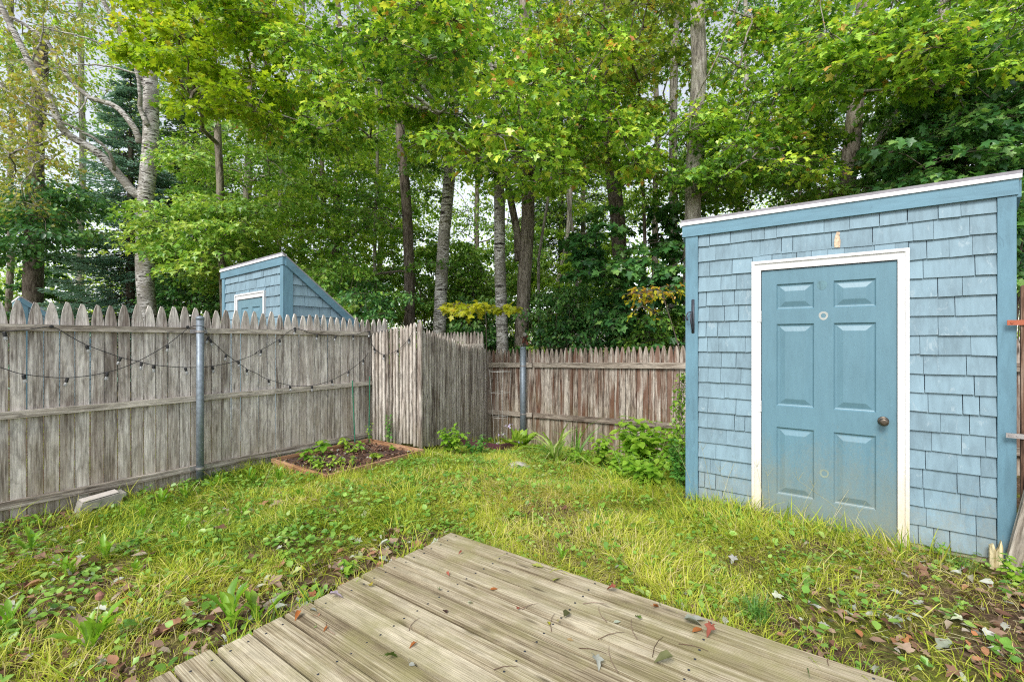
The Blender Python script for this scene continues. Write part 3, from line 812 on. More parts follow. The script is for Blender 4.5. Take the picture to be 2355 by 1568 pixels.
# ------------------------------------------------------------------ raised bed and its things
bx0, bx1, by0, by1, bzt = -5.46, -4.33, 2.72, 4.08, .105
rb = empty("raised_bed", (-4.9, 3.4, 0), "raised garden bed of orange cedar boards full of mulch and weeds below the left fence", "raised bed")
for a, b, n in (((bx0, by0, 0), (bx1, by0, 0), (0, -1, 0)), ((bx1, by0 + .012, 0), (bx1, by1, 0), (1, 0, 0)), ((bx0, by1, 0), (bx1 - .012, by1, 0), (0, 1, 0)), ((bx0, by0 + .012, 0), (bx0, by1 - .012, 0), (1, 0, 0))):
    a, b = Vector(a), Vector(b); mb = MB(); a.z = b.z = bzt - .07
    a += (b - a).normalized() * -.01
    mb.board(a, b, .145, .022, n, bevel=.003); mb.build("bed_board", M['cedar'], rb)
for x, y in ((bx0 + .02, by0 + .03), (bx1 - .03, by0 + .03), (bx1 - .03, by1 - .03), (bx0 + .02, by1 - .03)):
    mb = MB(); mb.box((x - .018, y - .018, -.1), (x + .018, y + .018, bzt - .002)); mb.build("corner_post", M['brown'], rb)
n = 26; X, Y = np.meshgrid(np.linspace(bx0 + .012, bx1 - .012, n), np.linspace(by0 + .012, by1 - .012, n))
Z = bzt - .055 + rng.normal(0, .008, X.shape) + .02 * np.sin(X * 9) * np.sin(Y * 7)
me = bpy.data.meshes.new("mulch"); i = (np.arange(n - 1)[:, None] * n + np.arange(n - 1)[None]).ravel()
me.from_pydata(np.stack([X, Y, Z], -1).reshape(-1, 3).tolist(), [], np.stack([i, i + 1, i + n + 1, i + n], 1).tolist())
link("mulch", me, M['soil'], rb, True)

for k, (px, yb, yt, d) in enumerate(((873 - 60, 1005, 876, 0), (850, 1003, 866, 0))):
    pt = on_x(px - (3 if k == 0 else 0), yt, XL + .13 - .03 * k); pb = on_x(px + (3 if k == 0 else -2), yb + 14, XL + .13 - .03 * k)
    mb = MB(); mb.tube([pb, (pb + pt) / 2, pt], .008, 8)
    tag(mb.build("plant_stake", M['green_metal'], None), ["green metal plant stake against the left fence, left one of two", "green metal plant stake in the corner beside the gate, right one of two"][k], "stake", "green plant stakes")

# plum planter box at the far corner
pl = [on_z(1062, 1012, -.36), on_z(1113, 1025, -.36), on_z(1150, 1030, -.36), on_z(1147, 1016, -.36)]
a = on_z(1062, 1008, -.10); b = on_z(1150, 1024, -.10)
pr = empty("garden_edging", a, "plum coloured plastic bed edging by the hosta in the rear corner", "edging")
seg = [Vector(a), Vector((a.x * .45 + b.x * .55, a.y * .5 + b.y * .5 - .03, -.10)), Vector(b)]
seg.append(Vector((b.x + .05, b.y + .5, -.10)))
for p, q in zip(seg, seg[1:]):
    mb = MB(); dd = (q - p).normalized(); mb.board(p - dd * .02 - Vector((0, 0, .09)), q - Vector((0, 0, .09)), .19, .04, (dd.y, -dd.x, 0), bevel=.008); mb.build("edging_board", M['plum'], pr)

# wire tomato cage
c0 = on_y(1150, 1015, 6.2); c0.z = -.25
tc = empty("tomato_cage", c0, "thin wire tomato cage in the rear corner behind the plum edging", "plant cage")
zt = 1.0
for k in range(4):
    th = k * math.pi / 2 + .4; mb = MB(); mb.tube([(c0.x + .10 * math.cos(th), c0.y + .10 * math.sin(th), c0.z), (c0.x + .19 * math.cos(th), c0.y + .19 * math.sin(th), zt)], .0022, 5); mb.build("upright_wire", M['wire'], tc)
for z, r in ((zt - .02, .19), (.62, .155), (.2, .13)):
    mb = MB(); mb.tube([(c0.x + r * math.cos(t), c0.y + r * math.sin(t), z) for t in np.linspace(0, 2 * math.pi, 21)], .0022, 5, caps=False); mb.build("ring_wire", M['wire'], tc)

# splash block at the left fence
c = on_z(238, 1172, .02)
mb = MB()
pr_ = [(-.16, 0), (-.13, .11), (.12, .135), (.17, .13), (.17, .11), (.14, .09), (.12, .02), (.10, 0), (.07, 0), (.03, .05), (-.06, .05), (-.09, 0)]
cc = Vector((XL + .17, c.y, float(gz(XL + .17, c.y)) - .005))
def facet(mb, pts_lo, pts_hi):
    k = len(pts_lo); mb.add(list(pts_lo) + list(pts_hi), [tuple(range(k - 1, -1, -1)), tuple(range(k, 2 * k))] + [(i, (i + 1) % k, (i + 1) % k + k, i + k) for i in range(k)])
sb = empty("step_block", cc, "dirty white plastic block lying on bare soil against the left fence", "block")
mb.prism(pr_, cc + Vector((-.06, 0, 0)), (0, 1, 0), (0, 0, 1), (1, 0, 0), 0, .16)
mb.build("block_body", M['white_plastic'], sb)
mb = MB(); mb.prism([(-.125, .118), (.12, .142), (.12, .148), (-.125, .124)], cc + Vector((-.045, 0, 0)), (0, 1, 0), (0, 0, 1), (1, 0, 0), 0, .13); mb.build("tread_pad", plain("grey_worn_pad", (.5, .46, .42), .8), sb)

# rocks
def rock(px, py, r, label, flat=.35, mat='rock', name="rock"):
    p = on_z(px, py, -.03); p.z = float(gz(p.x, p.y)); import bmesh
    bm = bmesh.new(); bmesh.ops.create_icosphere(bm, subdivisions=4, radius=r)
    sd_ = U(0, 99)
    for v in bm.verts:
        k = 1 + .35 * noise.noise(v.co * (2.2 / r) * .5 + Vector((sd_, 0, 0))) + .12 * noise.noise(v.co * (8 / r) * .5 + Vector((sd_, 3, 0)))
        v.co *= k; v.co.z *= flat
    me = bpy.data.meshes.new(name); bm.to_mesh(me); bm.free(); o = link(name, me, M[mat], None, True); o.location = p + Vector((0, 0, r * flat * .3))
    return tag(o, label, "rock")
rock(1192, 1076, .15, "flat pale rock half sunk in the lawn in front of the hosta")
rock(1010, 1046, .10, "grey stone at the right corner of the raised bed", .5)

# rusty ornament on the rear pipe post
orn = empty("rusty_ornament", (pc.x + .03, YB - .085, pc.z), "crumpled reddish-brown ornament with a white ball on top of the rear pipe post", "ornament")
mb = MB()
for k in range(14):
    q = Vector((pc.x + .05 + U(-.06, .08), YB - .085 + U(-.05, .05), pc.z + .05 + U(0, .15)))
    mb.add([q + Vector((U(-.05, .05), U(-.04, .04), U(-.05, .05))) for _ in range(4)], [(0, 1, 2), (0, 2, 3), (1, 3, 2)])
mb.build("crumpled_leafwork", plain("rusty_brown_metal", (.16, .05, .035), .7), orn)
mb = MB(); mb.lathe((pc.x + .04, YB - .085, pc.z + .2), (0, 0, 1), [(0, .004), (.01, .028), (.03, .042), (.055, .042), (.075, .028), (.085, .004)], 14); mb.build("ball_finial", M['white_plastic'], orn, True)
mb = MB(); mb.tube([(pc.x, YB - .085, pc.z + .02), (pc.x + .04, YB - .085, pc.z + .21)], .006, 6); mb.build("stem_rod", M['iron'], orn)

# ------------------------------------------------------------------ string lights on the left fence
XS = XL + .062
def bulb(root, p, lean):
    d = Vector((0, math.sin(lean), -math.cos(lean)))
    mb = MB(); mb.lathe(p, d, [(-.014, .006), (-.006, .013), (.024, .013), (.026, .010)], 8)
    so_ = mb.build("socket", M['cord'], root)
    mb = MB(); mb.lathe(p + d * .026, d, [(0, .008), (.007, .010), (.018, .0135), (.028, .012), (.036, .006), (.038, .001)], 10)
    mb.build("bulb", M['glass'], so_, True)
def strand(label, pts, bulbs, hook):
    P3 = [Vector(p) for p in pts]
    root = empty("string_lights", P3[len(P3) // 2], label, "string lights", "string lights on the fence")
    # smooth through the points
    out = []
    for i in range(len(P3) - 1):
        p0, p1, p2, p3 = P3[max(i - 1, 0)], P3[i], P3[i + 1], P3[min(i + 2, len(P3) - 1)]
        for k in range(6):
            t = k / 6
            out.append(.5 * ((2 * p1) + (p2 - p0) * t + (2 * p0 - 5 * p1 + 4 * p2 - p3) * t * t + (3 * p1 - p0 - 3 * p2 + p3) * t ** 3))
    out.append(P3[-1])
    mb = MB(); mb.tube(out, .0034, 6); mb.build("cord", M['cord'], root)
    for p in bulbs:
        q = min(out, key=lambda o: (o - Vector(p)).length)
        bulb(root, q + Vector((.004, 0, -.014)), U(-.35, .35))
    for h in hook:
        mb = MB(); mb.lathe(Vector(h) - Vector((.012, 0, 0)), (1, 0, 0), [(0, .014), (.02, .014), (.022, .008)], 8); mb.build("hook", M['cord'], root)
S1 = lambda px, py: on_x(px, py, XS)
z1 = lambda x, y: (x * .3753, 628 + y * .3753)
z2 = lambda x, y: (588 + x * .3003, 667 + y * .3003)
A1_ = [(-60, 765), z1(0, 362), z1(170, 350), z1(315, 332), z1(430, 390), z1(530, 442), z1(735, 517), z1(865, 547), z1(940, 565), z1(1135, 580), z1(1300, 572), z1(1460, 538), z1(1568, 495),
       z2(0, 480), z2(90, 435), z2(180, 380), z2(300, 300), z2(440, 338), z2(610, 352), z2(745, 346), z2(870, 326)]
gp = lambda px, py: Vector(PA0) + dA * ((lambda r: ((Vector(PA0) + nA * .05 - Vector(CAM)).dot(nA) / Vector(r).dot(nA)) * Vector(r) + Vector(CAM) - Vector(PA0) )(ray(px, py)).dot(dA)) + nA * .05
def on_gate(px, py):
    r = Vector(ray(px, py)); o = Vector(CAM); t = (Vector(PA0) + nA * .045 - o).dot(nA) / r.dot(nA); return o + r * t
A3 = [S1(*p) for p in A1_] + [on_gate(*z2(885, 400)), on_gate(*z2(905, 445)), on_gate(*z2(980, 497)), on_gate(*z2(1085, 462)), on_gate(*z2(1172, 375)), on_gate(*z2(1205, 300))]
AB = [S1(*z1(*p)) for p in ((35, 365), (520, 442), (730, 517), (865, 547), (938, 568), (1138, 580), (1312, 573), (1462, 538))] + [S1(*z2(*p)) for p in ((40, 468), (185, 380), (308, 300), (462, 342), (613, 352), (745, 346), (870, 326))] + [on_gate(*z2(*p)) for p in ((905, 445), (980, 497), (1083, 462), (1172, 375))]
strand("upper black string of clear bulbs running the whole fence on to the gate", A3, AB, [S1(*z1(315, 330)), S1(*z2(300, 298)), S1(*z2(870, 324))])
B1_ = [(-60, 835), z1(0, 580), z1(145, 622), z1(410, 643), z1(655, 610), z1(840, 545), z1(1025, 440), z1(1150, 335), z1(1235, 335), z1(1275, 392), z1(1385, 498), z1(1510, 588), z1(1568, 615),
       z2(60, 672), z2(110, 690), z2(260, 732), z2(430, 735), z2(580, 692), z2(710, 622), z2(822, 535), z2(862, 480)]
B3 = [S1(*p) for p in B1_]
for k in (7, 8): B3[k] = B3[k] + Vector((.07, 0, 0))
BB = [S1(*z1(*p)) for p in ((145, 622), (412, 643), (658, 610), (1028, 440), (1275, 392), (1300, 410), (1385, 500), (1510, 588))] + [S1(*z2(*p)) for p in ((100, 690), (262, 732), (430, 735), (580, 692), (712, 622), (822, 535))]
strand("lower black string of clear bulbs in two deep swags that meet at the steel post", B3, BB, [S1(*z1(1150, 333))])

# ------------------------------------------------------------------ trees
def nrm(v): return v / (np.linalg.norm(v, axis=-1, keepdims=True) + 1e-9)
OPEN = [(345, 150, 300, 13.5, 45), (335, 300, 460, 13.5, 45), (336, 600, 720, 13.5, 40), (1547, 90, 470, 11, 42), (1597, 60, 235, 8.6, 50), (1590, 330, 520, 8.6, 55), (1990, -40, 40, 10.5, 50), (1955, 225, 430, 10.5, 60), (2040, 215, 345, 9.8, 50),
        (1152, 430, 800, 10.5, 60), (1205, 430, 800, 10.8, 60), (1205, -40, 70, 10.8, 55), (1136, 160, 290, 10.5, 45), (932, 340, 760, 12, 45), (1025, 370, 770, 11.5, 45), (1415, 390, 560, 11.5, 60), (772, 380, 600, 16.5, 30), (1262, 500, 640, 15, 40), (78, 590, 700, 17, 50)]
def region(x0, x1, y0, y1, d0, d1, n):
    """real points in the part of the wood seen between these sight lines, with clearings before the trunks"""
    px = rng.uniform(x0, x1, n); py = rng.uniform(y0, y1, n)
    d = (rng.uniform(d0 ** 2, d1 ** 2, n)) ** .5
    keep = np.ones(n, bool)
    for ox, oy0, oy1, od, w in (OPEN if n > 9 else []):
        keep &= ~((np.abs(px - ox) < w * 10 / np.maximum(d, 7)) & (py > oy0) & (py < oy1) & (d < od) & (rng.random(n) < .78))
    px, py, d = px[keep], py[keep], d[keep]
    return CAM + FWD * d[:, None] + RGT * (d * (px - CX) / FPX)[:, None] + UP * (d * (CY - py) / FPX)[:, None]

def sprays(lb, tw, cen, head, R, n, tm, size, tint, droop=.35, thick=.10, fan=2.0, K=8, tilt=.5, twr=.006, tvar=.22, sx=1.0):
    """flat layered leaf sprays: cen (S,3), head (S,), R (S,)"""
    S = len(cen)
    if not S: return
    R = np.broadcast_to(R, (S,)); n = int(n)
    ks = np.linspace(-fan, fan, K)[None] + rng.normal(0, .13, (S, K))
    up = np.sin(np.clip((ks), -3, 3)) * 0
    j = rng.integers(0, K, (S, n))
    u = rng.uniform(.12, 1, (S, n)) ** .75
    an = head[:, None] + np.take_along_axis(ks, j, 1)
    ln = R[:, None] * (1 - .35 * np.abs(np.take_along_axis(ks, j, 1)) / max(fan, .1))
    rho = ln * u
    lat = rng.normal(0, .09, (S, n)) * R[:, None]
    tz = rng.normal(0, .16, (S, 1))
    x = cen[:, None, 0] + np.cos(an) * rho - np.sin(an) * lat
    y = cen[:, None, 1] + np.sin(an) * rho + np.cos(an) * lat
    z = cen[:, None, 2] - droop * R[:, None] * u ** 2 * .6 + tz * rho + rng.normal(0, thick, (S, n)) * R[:, None]
    P = np.stack([x, y, z], -1).reshape(-1, 3)
    N = S * n
    st = (tint + rng.normal(0, tvar * .6, (S, 1))) + rng.normal(0, tvar, (S, n))
    lb.leaves(tm, P, (an + rng.normal(0, .7, (S, n))).ravel(), rng.normal(.45, tilt, N), rng.normal(0, tilt, N), size * rng.uniform(.6, 1.25, N), st.ravel(), sx)
    if tw is not None:
        an = head[:, None] + ks; ln = R[:, None] * (1 - .35 * np.abs(ks) / max(fan, .1))
        A = np.repeat(cen[:, None, :], K, 1)
        mid = A + np.stack([np.cos(an) * ln * .5, np.sin(an) * ln * .5, tz * ln * .5 - droop * R[:, None] * .15], -1)
        end = A + np.stack([np.cos(an) * ln * .95, np.sin(an) * ln * .95, tz * ln * .95 - droop * R[:, None] * .55], -1)
        tw.prisms(A.reshape(-1, 3), mid.reshape(-1, 3), twr, twr * .7); tw.prisms(mid.reshape(-1, 3), end.reshape(-1, 3), twr * .7, twr * .3)

def trunk_from(px_pts, depth, r0, r1, top=None, wob=.02, lean_depth=0):
    """trunk through surveyed sight lines at one real distance; base goes into the soil"""
    pts = [at(x, y, depth + lean_depth * i) for i, (x, y) in enumerate(px_pts)]
    b = pts[0].copy(); b.z = float(gz(b.x, b.y)) - .3
    if pts[0].z > b.z + .3: pts = [b] + pts
    if top:
        d = (pts[-1] - pts[-2]).normalized(); d = (d + Vector((0, 0, .6))).normalized(); pts.append(pts[-1] + d * top)
    out = []
    for i in range(len(pts) - 1):
        L = (pts[i + 1] - pts[i]).length; m = max(2, int(L / .45))
        for k in range(m): out.append(pts[i].lerp(pts[i + 1], k / m))
    out.append(pts[-1]); n = len(out)
    ph = U(0, 9)
    for i, p in enumerate(out):
        p.x += wob * math.sin(i * .55 + ph); p.y += wob * math.cos(i * .47 + ph)
    rads = [r0 + (r1 - r0) * (i / (n - 1)) ** .9 for i in range(n)]
    rads[0] *= 1.3; rads[1] *= 1.1
    return out, rads

def limb(mb, pts, r0, r1, n=7, wob=.03):
    P = [Vector(p) for p in pts]; out = []
    for i in range(len(P) - 1):
        p0, p1, p2, p3 = P[max(i - 1, 0)], P[i], P[i + 1], P[min(i + 2, len(P) - 1)]
        for k in range(5):
            t = k / 5; out.append(.5 * ((2 * p1) + (p2 - p0) * t + (2 * p0 - 5 * p1 + 4 * p2 - p3) * t * t + (3 * p1 - p0 - 3 * p2 + p3) * t ** 3) + Vector((U(-wob, wob), U(-wob, wob), U(-wob, wob))) * .4)
    out.append(P[-1]); m = len(out)
    mb.tube(out, [r0 + (r1 - r0) * i / (m - 1) for i in range(m)], n)
    return out

def tree(label, tr, barkm, leafm, regs, size, tint=.5, tm=STAR, n=150, group=None, name="maple_tree", limbs=(), r=.7, rise=.35, maxb=60, twr=.006, forks=(), thick=.055, droop=.38, tilt=.42, twmat='twig', tvar=.22, sx=1.0, br=.022):
    pts, rads = tr
    root = empty(name, (pts[0].x, pts[0].y, float(gz(pts[0].x, pts[0].y))), label, "tree", group)
    mb = MB(); mb.tube(pts, rads, 14, jitter=.035)
    for f, fr in forks: mb.tube(f, fr, 12, jitter=.03)
    mb.build("trunk", M[barkm], root, True)
    mb = MB()
    for lp, a, b in limbs: limb(mb, lp, a, b)
    allp = np.array([tuple(p) for p in pts]); 
    cen = np.concatenate([region(*rg) for rg in regs]) if regs else np.zeros((0, 3))
    heads = np.zeros(len(cen))
    if len(cen):
        # every spray hangs on the nearest node already grown, so boughs fork outwards from the trunk
        tk = allp[max(2, len(allp) // 3):]
        extra = [np.array([tuple(q) for q in lp[1:]]) for lp, _, _ in limbs if len(lp) > 2]
        nodes = np.concatenate([tk] + extra); n0 = len(nodes)
        dist0 = np.array([np.min(np.linalg.norm(nodes - c, axis=1)) for c in cen]); order = np.argsort(dist0)
        par = {}; idx = {}
        pen = np.zeros(n0)
        for i in order:
            c = cen[i]; dv = c - nodes; dd = np.linalg.norm(dv, axis=1)
            k = int(np.argmin(dd + pen * .15 + np.maximum(0, -dv[:, 2]) * .8)); par[i] = k; idx[len(nodes)] = i
            nodes = np.vstack([nodes, c]); pen = np.append(pen, pen[k] + dd[k])
            heads[i] = math.atan2(dv[k][1], dv[k][0]) + U(-.5, .5)
        wgt = {i: 1 for i in par}
        for i in order[::-1]:
            k = par[i]
            if k >= n0: wgt[idx[k]] += wgt[i]
        for i in order:
            a = nodes[par[i]]; c = cen[i]; L = float(np.linalg.norm(c - a)); pa = par[i]
            r1 = min(.05, .0045 * wgt[i] ** .55 + .002); r0 = r1 * 1.15
            m1 = a * .66 + c * .34 + np.array([U(-.07, .07), U(-.07, .07), U(-.01, .1)]) * L; m2 = a * .33 + c * .67 + np.array([U(-.07, .07), U(-.07, .07), U(.0, .09)]) * L
            mb.tube([tuple(a), tuple(m1), tuple(m2), tuple(c)], [r0, r0 * .95, r1, r1 * .9], 5, caps=False)
    if mb.v: mb.build("branches", M[barkm], root, True)
    lb, tw = LB(), LB()
    if len(cen):
        sprays(lb, tw, cen, heads, rng.uniform(.65, 1.25, len(cen)) * r, n, tm, size, tint, twr=twr, thick=thick, droop=droop, tilt=tilt, tvar=tvar, sx=sx)
        lb.build("crown", M[leafm], root)
        tw.build("foliage_twigs", M[twmat], root)
    return root

# --- big birch on the left
tp = trunk_from([(340, 720), (334, 600), (334, 450), (346, 300), (348, 200), (338, 60), (330, -60)], 13.5, .255, .15, 3)
D = 13.5
def A_(pts, d0, d1): return [at(x, y, d0 + (d1 - d0) * i / (len(pts) - 1)) for i, (x, y) in enumerate(pts)]
lm = [(A_([(330, 462), (300, 435), (262, 390), (215, 345), (150, 305), (112, 225), (70, 150), (40, 90), (5, 20), (-30, -60)], D, 12.2), .13, .06),
      (A_([(322, 330), (305, 290), (262, 245), (205, 225), (150, 170), (110, 100), (50, 55), (-20, 20)], D, 12.6), .09, .035),
      (A_([(262, 390), (255, 360), (225, 325), (180, 300), (120, 270), (60, 240), (0, 200)], 13.1, 11.8), .05, .02),
      (A_([(345, 215), (320, 175), (300, 120), (270, 60), (235, 0), (220, -60)], D, 13), .08, .05),
      (A_([(340, 290), (322, 250), (322, 215), (312, 150)], D - .2, D - .5), .07, .04),
      (A_([(315, 160), (265, 120), (200, 90), (120, 70), (60, 50)], 13.3, 12.5), .035, .012),
      (A_([(330, 175), (250, 155), (180, 150), (120, 160)], 13.3, 12.6), .03, .01),
      (A_([(70, 150), (95, 90), (100, 40)], 12.7, 12.4), .03, .01), (A_([(150, 305), (100, 330), (50, 345)], 12.7, 12), .03, .008),
      (A_([(200, 225), (180, 260), (130, 265)], 12.8, 12.1), .025, .008), (A_([(338, 60), (370, 10), (400, -60)], D, D), .07, .05)]
tree("tall white-barked birch at left with long leaning limbs and thin yellowing leaves", tp, 'birch', 'lf_pale',
     [(-90, 150, 120, 480, 11.5, 14.2, 62), (-60, 300, -100, 90, 12.5, 15, 34)], .125, .5, OVAL, 55, None, "birch_tree", lm, r=.75, maxb=70, twr=.0055, tilt=.8, thick=.25, twmat='twig_pale', droop=.8, br=.014)

# --- conifers
def conifer(label, x, d, z0, z1, rmax, mat, n, tint, seedh=0, dens=1.0, size=.16):
    b = at(x, 785, d); base = float(gz(b.x, b.y))
    root = empty("spruce_tree", (b.x, b.y, base), label, "tree")
    mb = MB(); mb.tube([(b.x, b.y, base - .2), (b.x, b.y, (base + z1) / 2), (b.x, b.y, z1)], [rmax * .055, rmax * .04, .01], 10); mb.build("trunk", M['bark_dark'], root, True)
    mb = MB(); lb = LB(); P = []; Hh = []; Pi = []; Sz = []; tt = []
    for i in range(n):
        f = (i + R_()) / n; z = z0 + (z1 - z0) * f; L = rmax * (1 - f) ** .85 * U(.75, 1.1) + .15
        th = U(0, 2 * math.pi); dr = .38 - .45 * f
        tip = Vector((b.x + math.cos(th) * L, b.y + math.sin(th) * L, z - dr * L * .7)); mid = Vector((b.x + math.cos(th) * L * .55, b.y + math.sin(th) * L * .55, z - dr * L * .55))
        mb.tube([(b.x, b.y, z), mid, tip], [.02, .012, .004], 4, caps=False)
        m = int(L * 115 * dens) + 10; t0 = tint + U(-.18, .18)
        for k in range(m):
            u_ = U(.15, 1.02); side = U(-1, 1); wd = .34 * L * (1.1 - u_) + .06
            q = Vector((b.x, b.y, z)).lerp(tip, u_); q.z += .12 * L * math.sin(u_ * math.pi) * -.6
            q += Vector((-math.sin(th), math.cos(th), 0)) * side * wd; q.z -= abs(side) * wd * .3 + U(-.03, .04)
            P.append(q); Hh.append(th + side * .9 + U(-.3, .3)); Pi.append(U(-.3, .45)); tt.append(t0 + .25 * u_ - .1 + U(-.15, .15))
    N = len(P); 
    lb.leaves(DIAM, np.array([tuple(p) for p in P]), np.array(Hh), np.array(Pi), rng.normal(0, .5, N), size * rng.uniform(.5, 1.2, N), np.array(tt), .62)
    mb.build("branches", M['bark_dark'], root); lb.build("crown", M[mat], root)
conifer("blue-green spruce standing behind the white birch trunk", 300, 16.5, .6, 11.5, 2.9, 'needle', 330, .5)
conifer("dark green spruce to the right of the white birch, behind the blue shed", 450, 19, .3, 14, 3.2, 'needle_dark', 300, .5)
conifer("slim dark spruce deep in the wood left of the fork-trunked tree", 1075, 17, -.6, 5.2, 2.2, 'needle_dark', 200, .65)
conifer("tall spruce top hanging behind the olive maple in the middle", 1290, 20, 5, 17, 3.0, 'needle_dark', 200, .35, dens=.8)

# --- maples and other trees: trunk survey (px, y), distance, radii
tree("dark broad trunk with drooping deep green foliage at the far left edge", trunk_from([(78, 700), (76, 580), (80, 450), (90, 200)], 17, .34, .2, 2), 'bark_dark', 'lf_dark',
     [(-120, 215, 425, 600, 12.5, 17, 75), (-120, 160, 480, 560, 11.5, 14, 20)], .15, .55, OVAL, 120, name="beech_tree", r=.95, thick=.07, rise=-.1, maxb=30)
tree("slim dark-barked tree standing between the blue shed and the white poplar trunk", trunk_from([(944, 760), (938, 600), (932, 450), (922, 300), (915, 150), (912, -20)], 12, .155, .10, 3), 'bark_dark', 'lf_green',
     [(700, 1000, 470, 720, 10, 14, 60), (760, 1000, 250, 480, 10, 14, 26), (820, 1010, 690, 790, 9.6, 11.5, 18)], .105, .45, STAR, 130, r=.75, maxb=45)
tree("white-barked poplar trunk leaning slightly right above the gate post", trunk_from([(1008, 780), (1018, 620), (1030, 450), (1040, 250), (1045, 60), (1050, -60)], 11.5, .175, .11, 3), 'birch', 'lf_green',
     [(960, 1090, 120, 420, 9.5, 12, 30)], .10, .7, STAR, 130, name="poplar_tree", r=.7, maxb=20)
mtp = trunk_from([(1154, 800), (1152, 640), (1150, 470), (1142, 330), (1138, 180), (1130, 60), (1120, -60)], 10.5, .145, .10, 3)
tree("maple with mottled pale trunk and a long dark bough reaching up to the left", mtp, 'birch', 'lf_maple',
     [(780, 1060, -30, 140, 5.4, 7.0, 20), (1000, 1290, 180, 410, 5.6, 7.3, 26), (660, 1000, 60, 260, 6.8, 9.96, 57), (880, 1240, -40, 160, 6.6, 9.96, 55), (560, 860, 180, 330, 8.1, 10.46, 38), (960, 1240, 150, 330, 7.6, 10.46, 47), (1080, 1300, 300, 440, 8.1, 10.46, 30), (480, 700, -60, 60, 7.6, 9.96, 20)],
     .088, .48, MAPLE, 94, limbs=[(A_([(1145, 318), (1085, 295), (1020, 255), (975, 205), (905, 130), (860, 70), (785, -40)], 10.4, 7.5), .06, .02), (A_([(1085, 295), (1060, 265), (1010, 262)], 10, 8.6), .03, .012),
      (A_([(1150, 400), (1180, 380), (1215, 340)], 10.4, 9), .04, .02)], r=.62, maxb=90, twr=.005)
ftp = trunk_from([(1200, 790), (1204, 640), (1212, 500), (1215, 360), (1212, 200), (1205, 60), (1200, -60)], 10.8, .185, .12, 3)
fork = A_([(1192, 600), (1190, 540), (1176, 470), (1166, 420), (1160, 340)], 10.8, 10.9)
tree("fork-trunked grey-brown maple directly behind the rear pipe post", ftp, 'bark_mid', 'lf_maple',
     [(1190, 1520, 230, 440, 7.2, 10.22, 70), (1180, 1420, 60, 260, 7.2, 10.22, 36)], .086, .46, MAPLE, 94, forks=[(fork, [.10, .09, .085, .08, .06])], r=.62, maxb=60, twr=.005)
tree("olive and rust tinged maple crown high in the middle with dark trunk", trunk_from([(1430, 780), (1425, 640), (1418, 500), (1408, 380), (1398, 200), (1390, 0)], 11.5, .21, .15, 3), 'bark_dark', 'lf_olive',
     [(1220, 1600, -60, 180, 7.7, 11.72, 85), (1320, 1640, 160, 330, 9.2, 11.72, 36), (1380, 1560, 330, 420, 9.2, 11.72, 14)], .086, .42, MAPLE, 88, r=.66, maxb=50)
tree("slender pale trunk just left of the blue shed's roof corner", trunk_from([(1546, 700), (1545, 500), (1550, 300), (1552, 100), (1553, -50)], 11, .11, .08, 3), 'bark_pale', 'lf_green',
     [(1480, 1640, 330, 470, 8, 11, 18)], .11, .6, STAR, 110, r=.6, maxb=14, name="ash_tree")
tree("thick pale rough-barked trunk rising behind the blue shed's left roof corner", trunk_from([(1592, 520), (1590, 420), (1596, 300), (1608, 150), (1605, -50)], 8.6, .165, .12, 3), 'bark_pale', 'lf_maple',
     [(1540, 1900, 230, 400, 7.2, 9.56, 66), (1560, 1860, 20, 240, 7.6, 9.96, 45), (1580, 1700, 390, 440, 7.6, 8.96, 9)], .088, .46, MAPLE, 94, r=.62, maxb=60, twr=.005,
     limbs=[(A_([(1605, 360), (1580, 340), (1600, 230), (1650, 130), (1700, 0)], 9.2, 7.5), .02, .012)])
tree("straight brown trunk behind the middle of the near blue shed's roof", trunk_from([(1945, 420), (1960, 300), (1972, 200), (1985, 80), (1995, -50)], 10.5, .19, .15, 3), 'bark_mid', 'lf_green',
     [(1600, 2100, 330, 470, 8, 11.5, 80), (1800, 2250, 180, 360, 8.5, 12, 60)], .115, .45, STAR, 130, r=.72, maxb=50)
tree("broken-off leaning pale trunk slanting up to the right behind the shed roof", trunk_from([(2000, 370), (2028, 310), (2055, 255), (2080, 205)], 9.8, .085, .065, None), 'bark_pale', 'lf_green', [], .1, name="broken_trunk")
tree("bright large-leaved maple spreading over the right top corner above the shed", trunk_from([(2130, 420), (2140, 250), (2160, 80), (2190, -60)], 9, .10, .08, 3), 'bark_pale', 'lf_maple',
     [(1880, 2200, 60, 230, 6.2, 8.84, 56), (2050, 2420, -80, 160, 6, 8.84, 56), (1840, 2060, -60, 120, 6.9, 9.84, 34)], .092, .44, MAPLE, 95, r=.6, maxb=50, twr=.005)
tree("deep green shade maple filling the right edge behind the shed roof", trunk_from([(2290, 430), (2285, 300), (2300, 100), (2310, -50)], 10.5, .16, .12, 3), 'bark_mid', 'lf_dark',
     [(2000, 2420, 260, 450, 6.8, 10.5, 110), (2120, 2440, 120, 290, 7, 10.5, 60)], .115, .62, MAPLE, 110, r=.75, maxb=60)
tree("dark broad-leaved young maple leaning in front of the rear trunks left of the shed", trunk_from([(1470, 800), (1475, 700), (1480, 560), (1478, 480)], 9.4, .05, .03, 1), 'bark_dark', 'lf_dark',
     [(1320, 1580, 470, 640, 8.4, 10, 48), (1400, 1590, 620, 780, 8.2, 9.6, 34)], .13, .55, MAPLE, 62, r=.55, maxb=50, rise=.1)
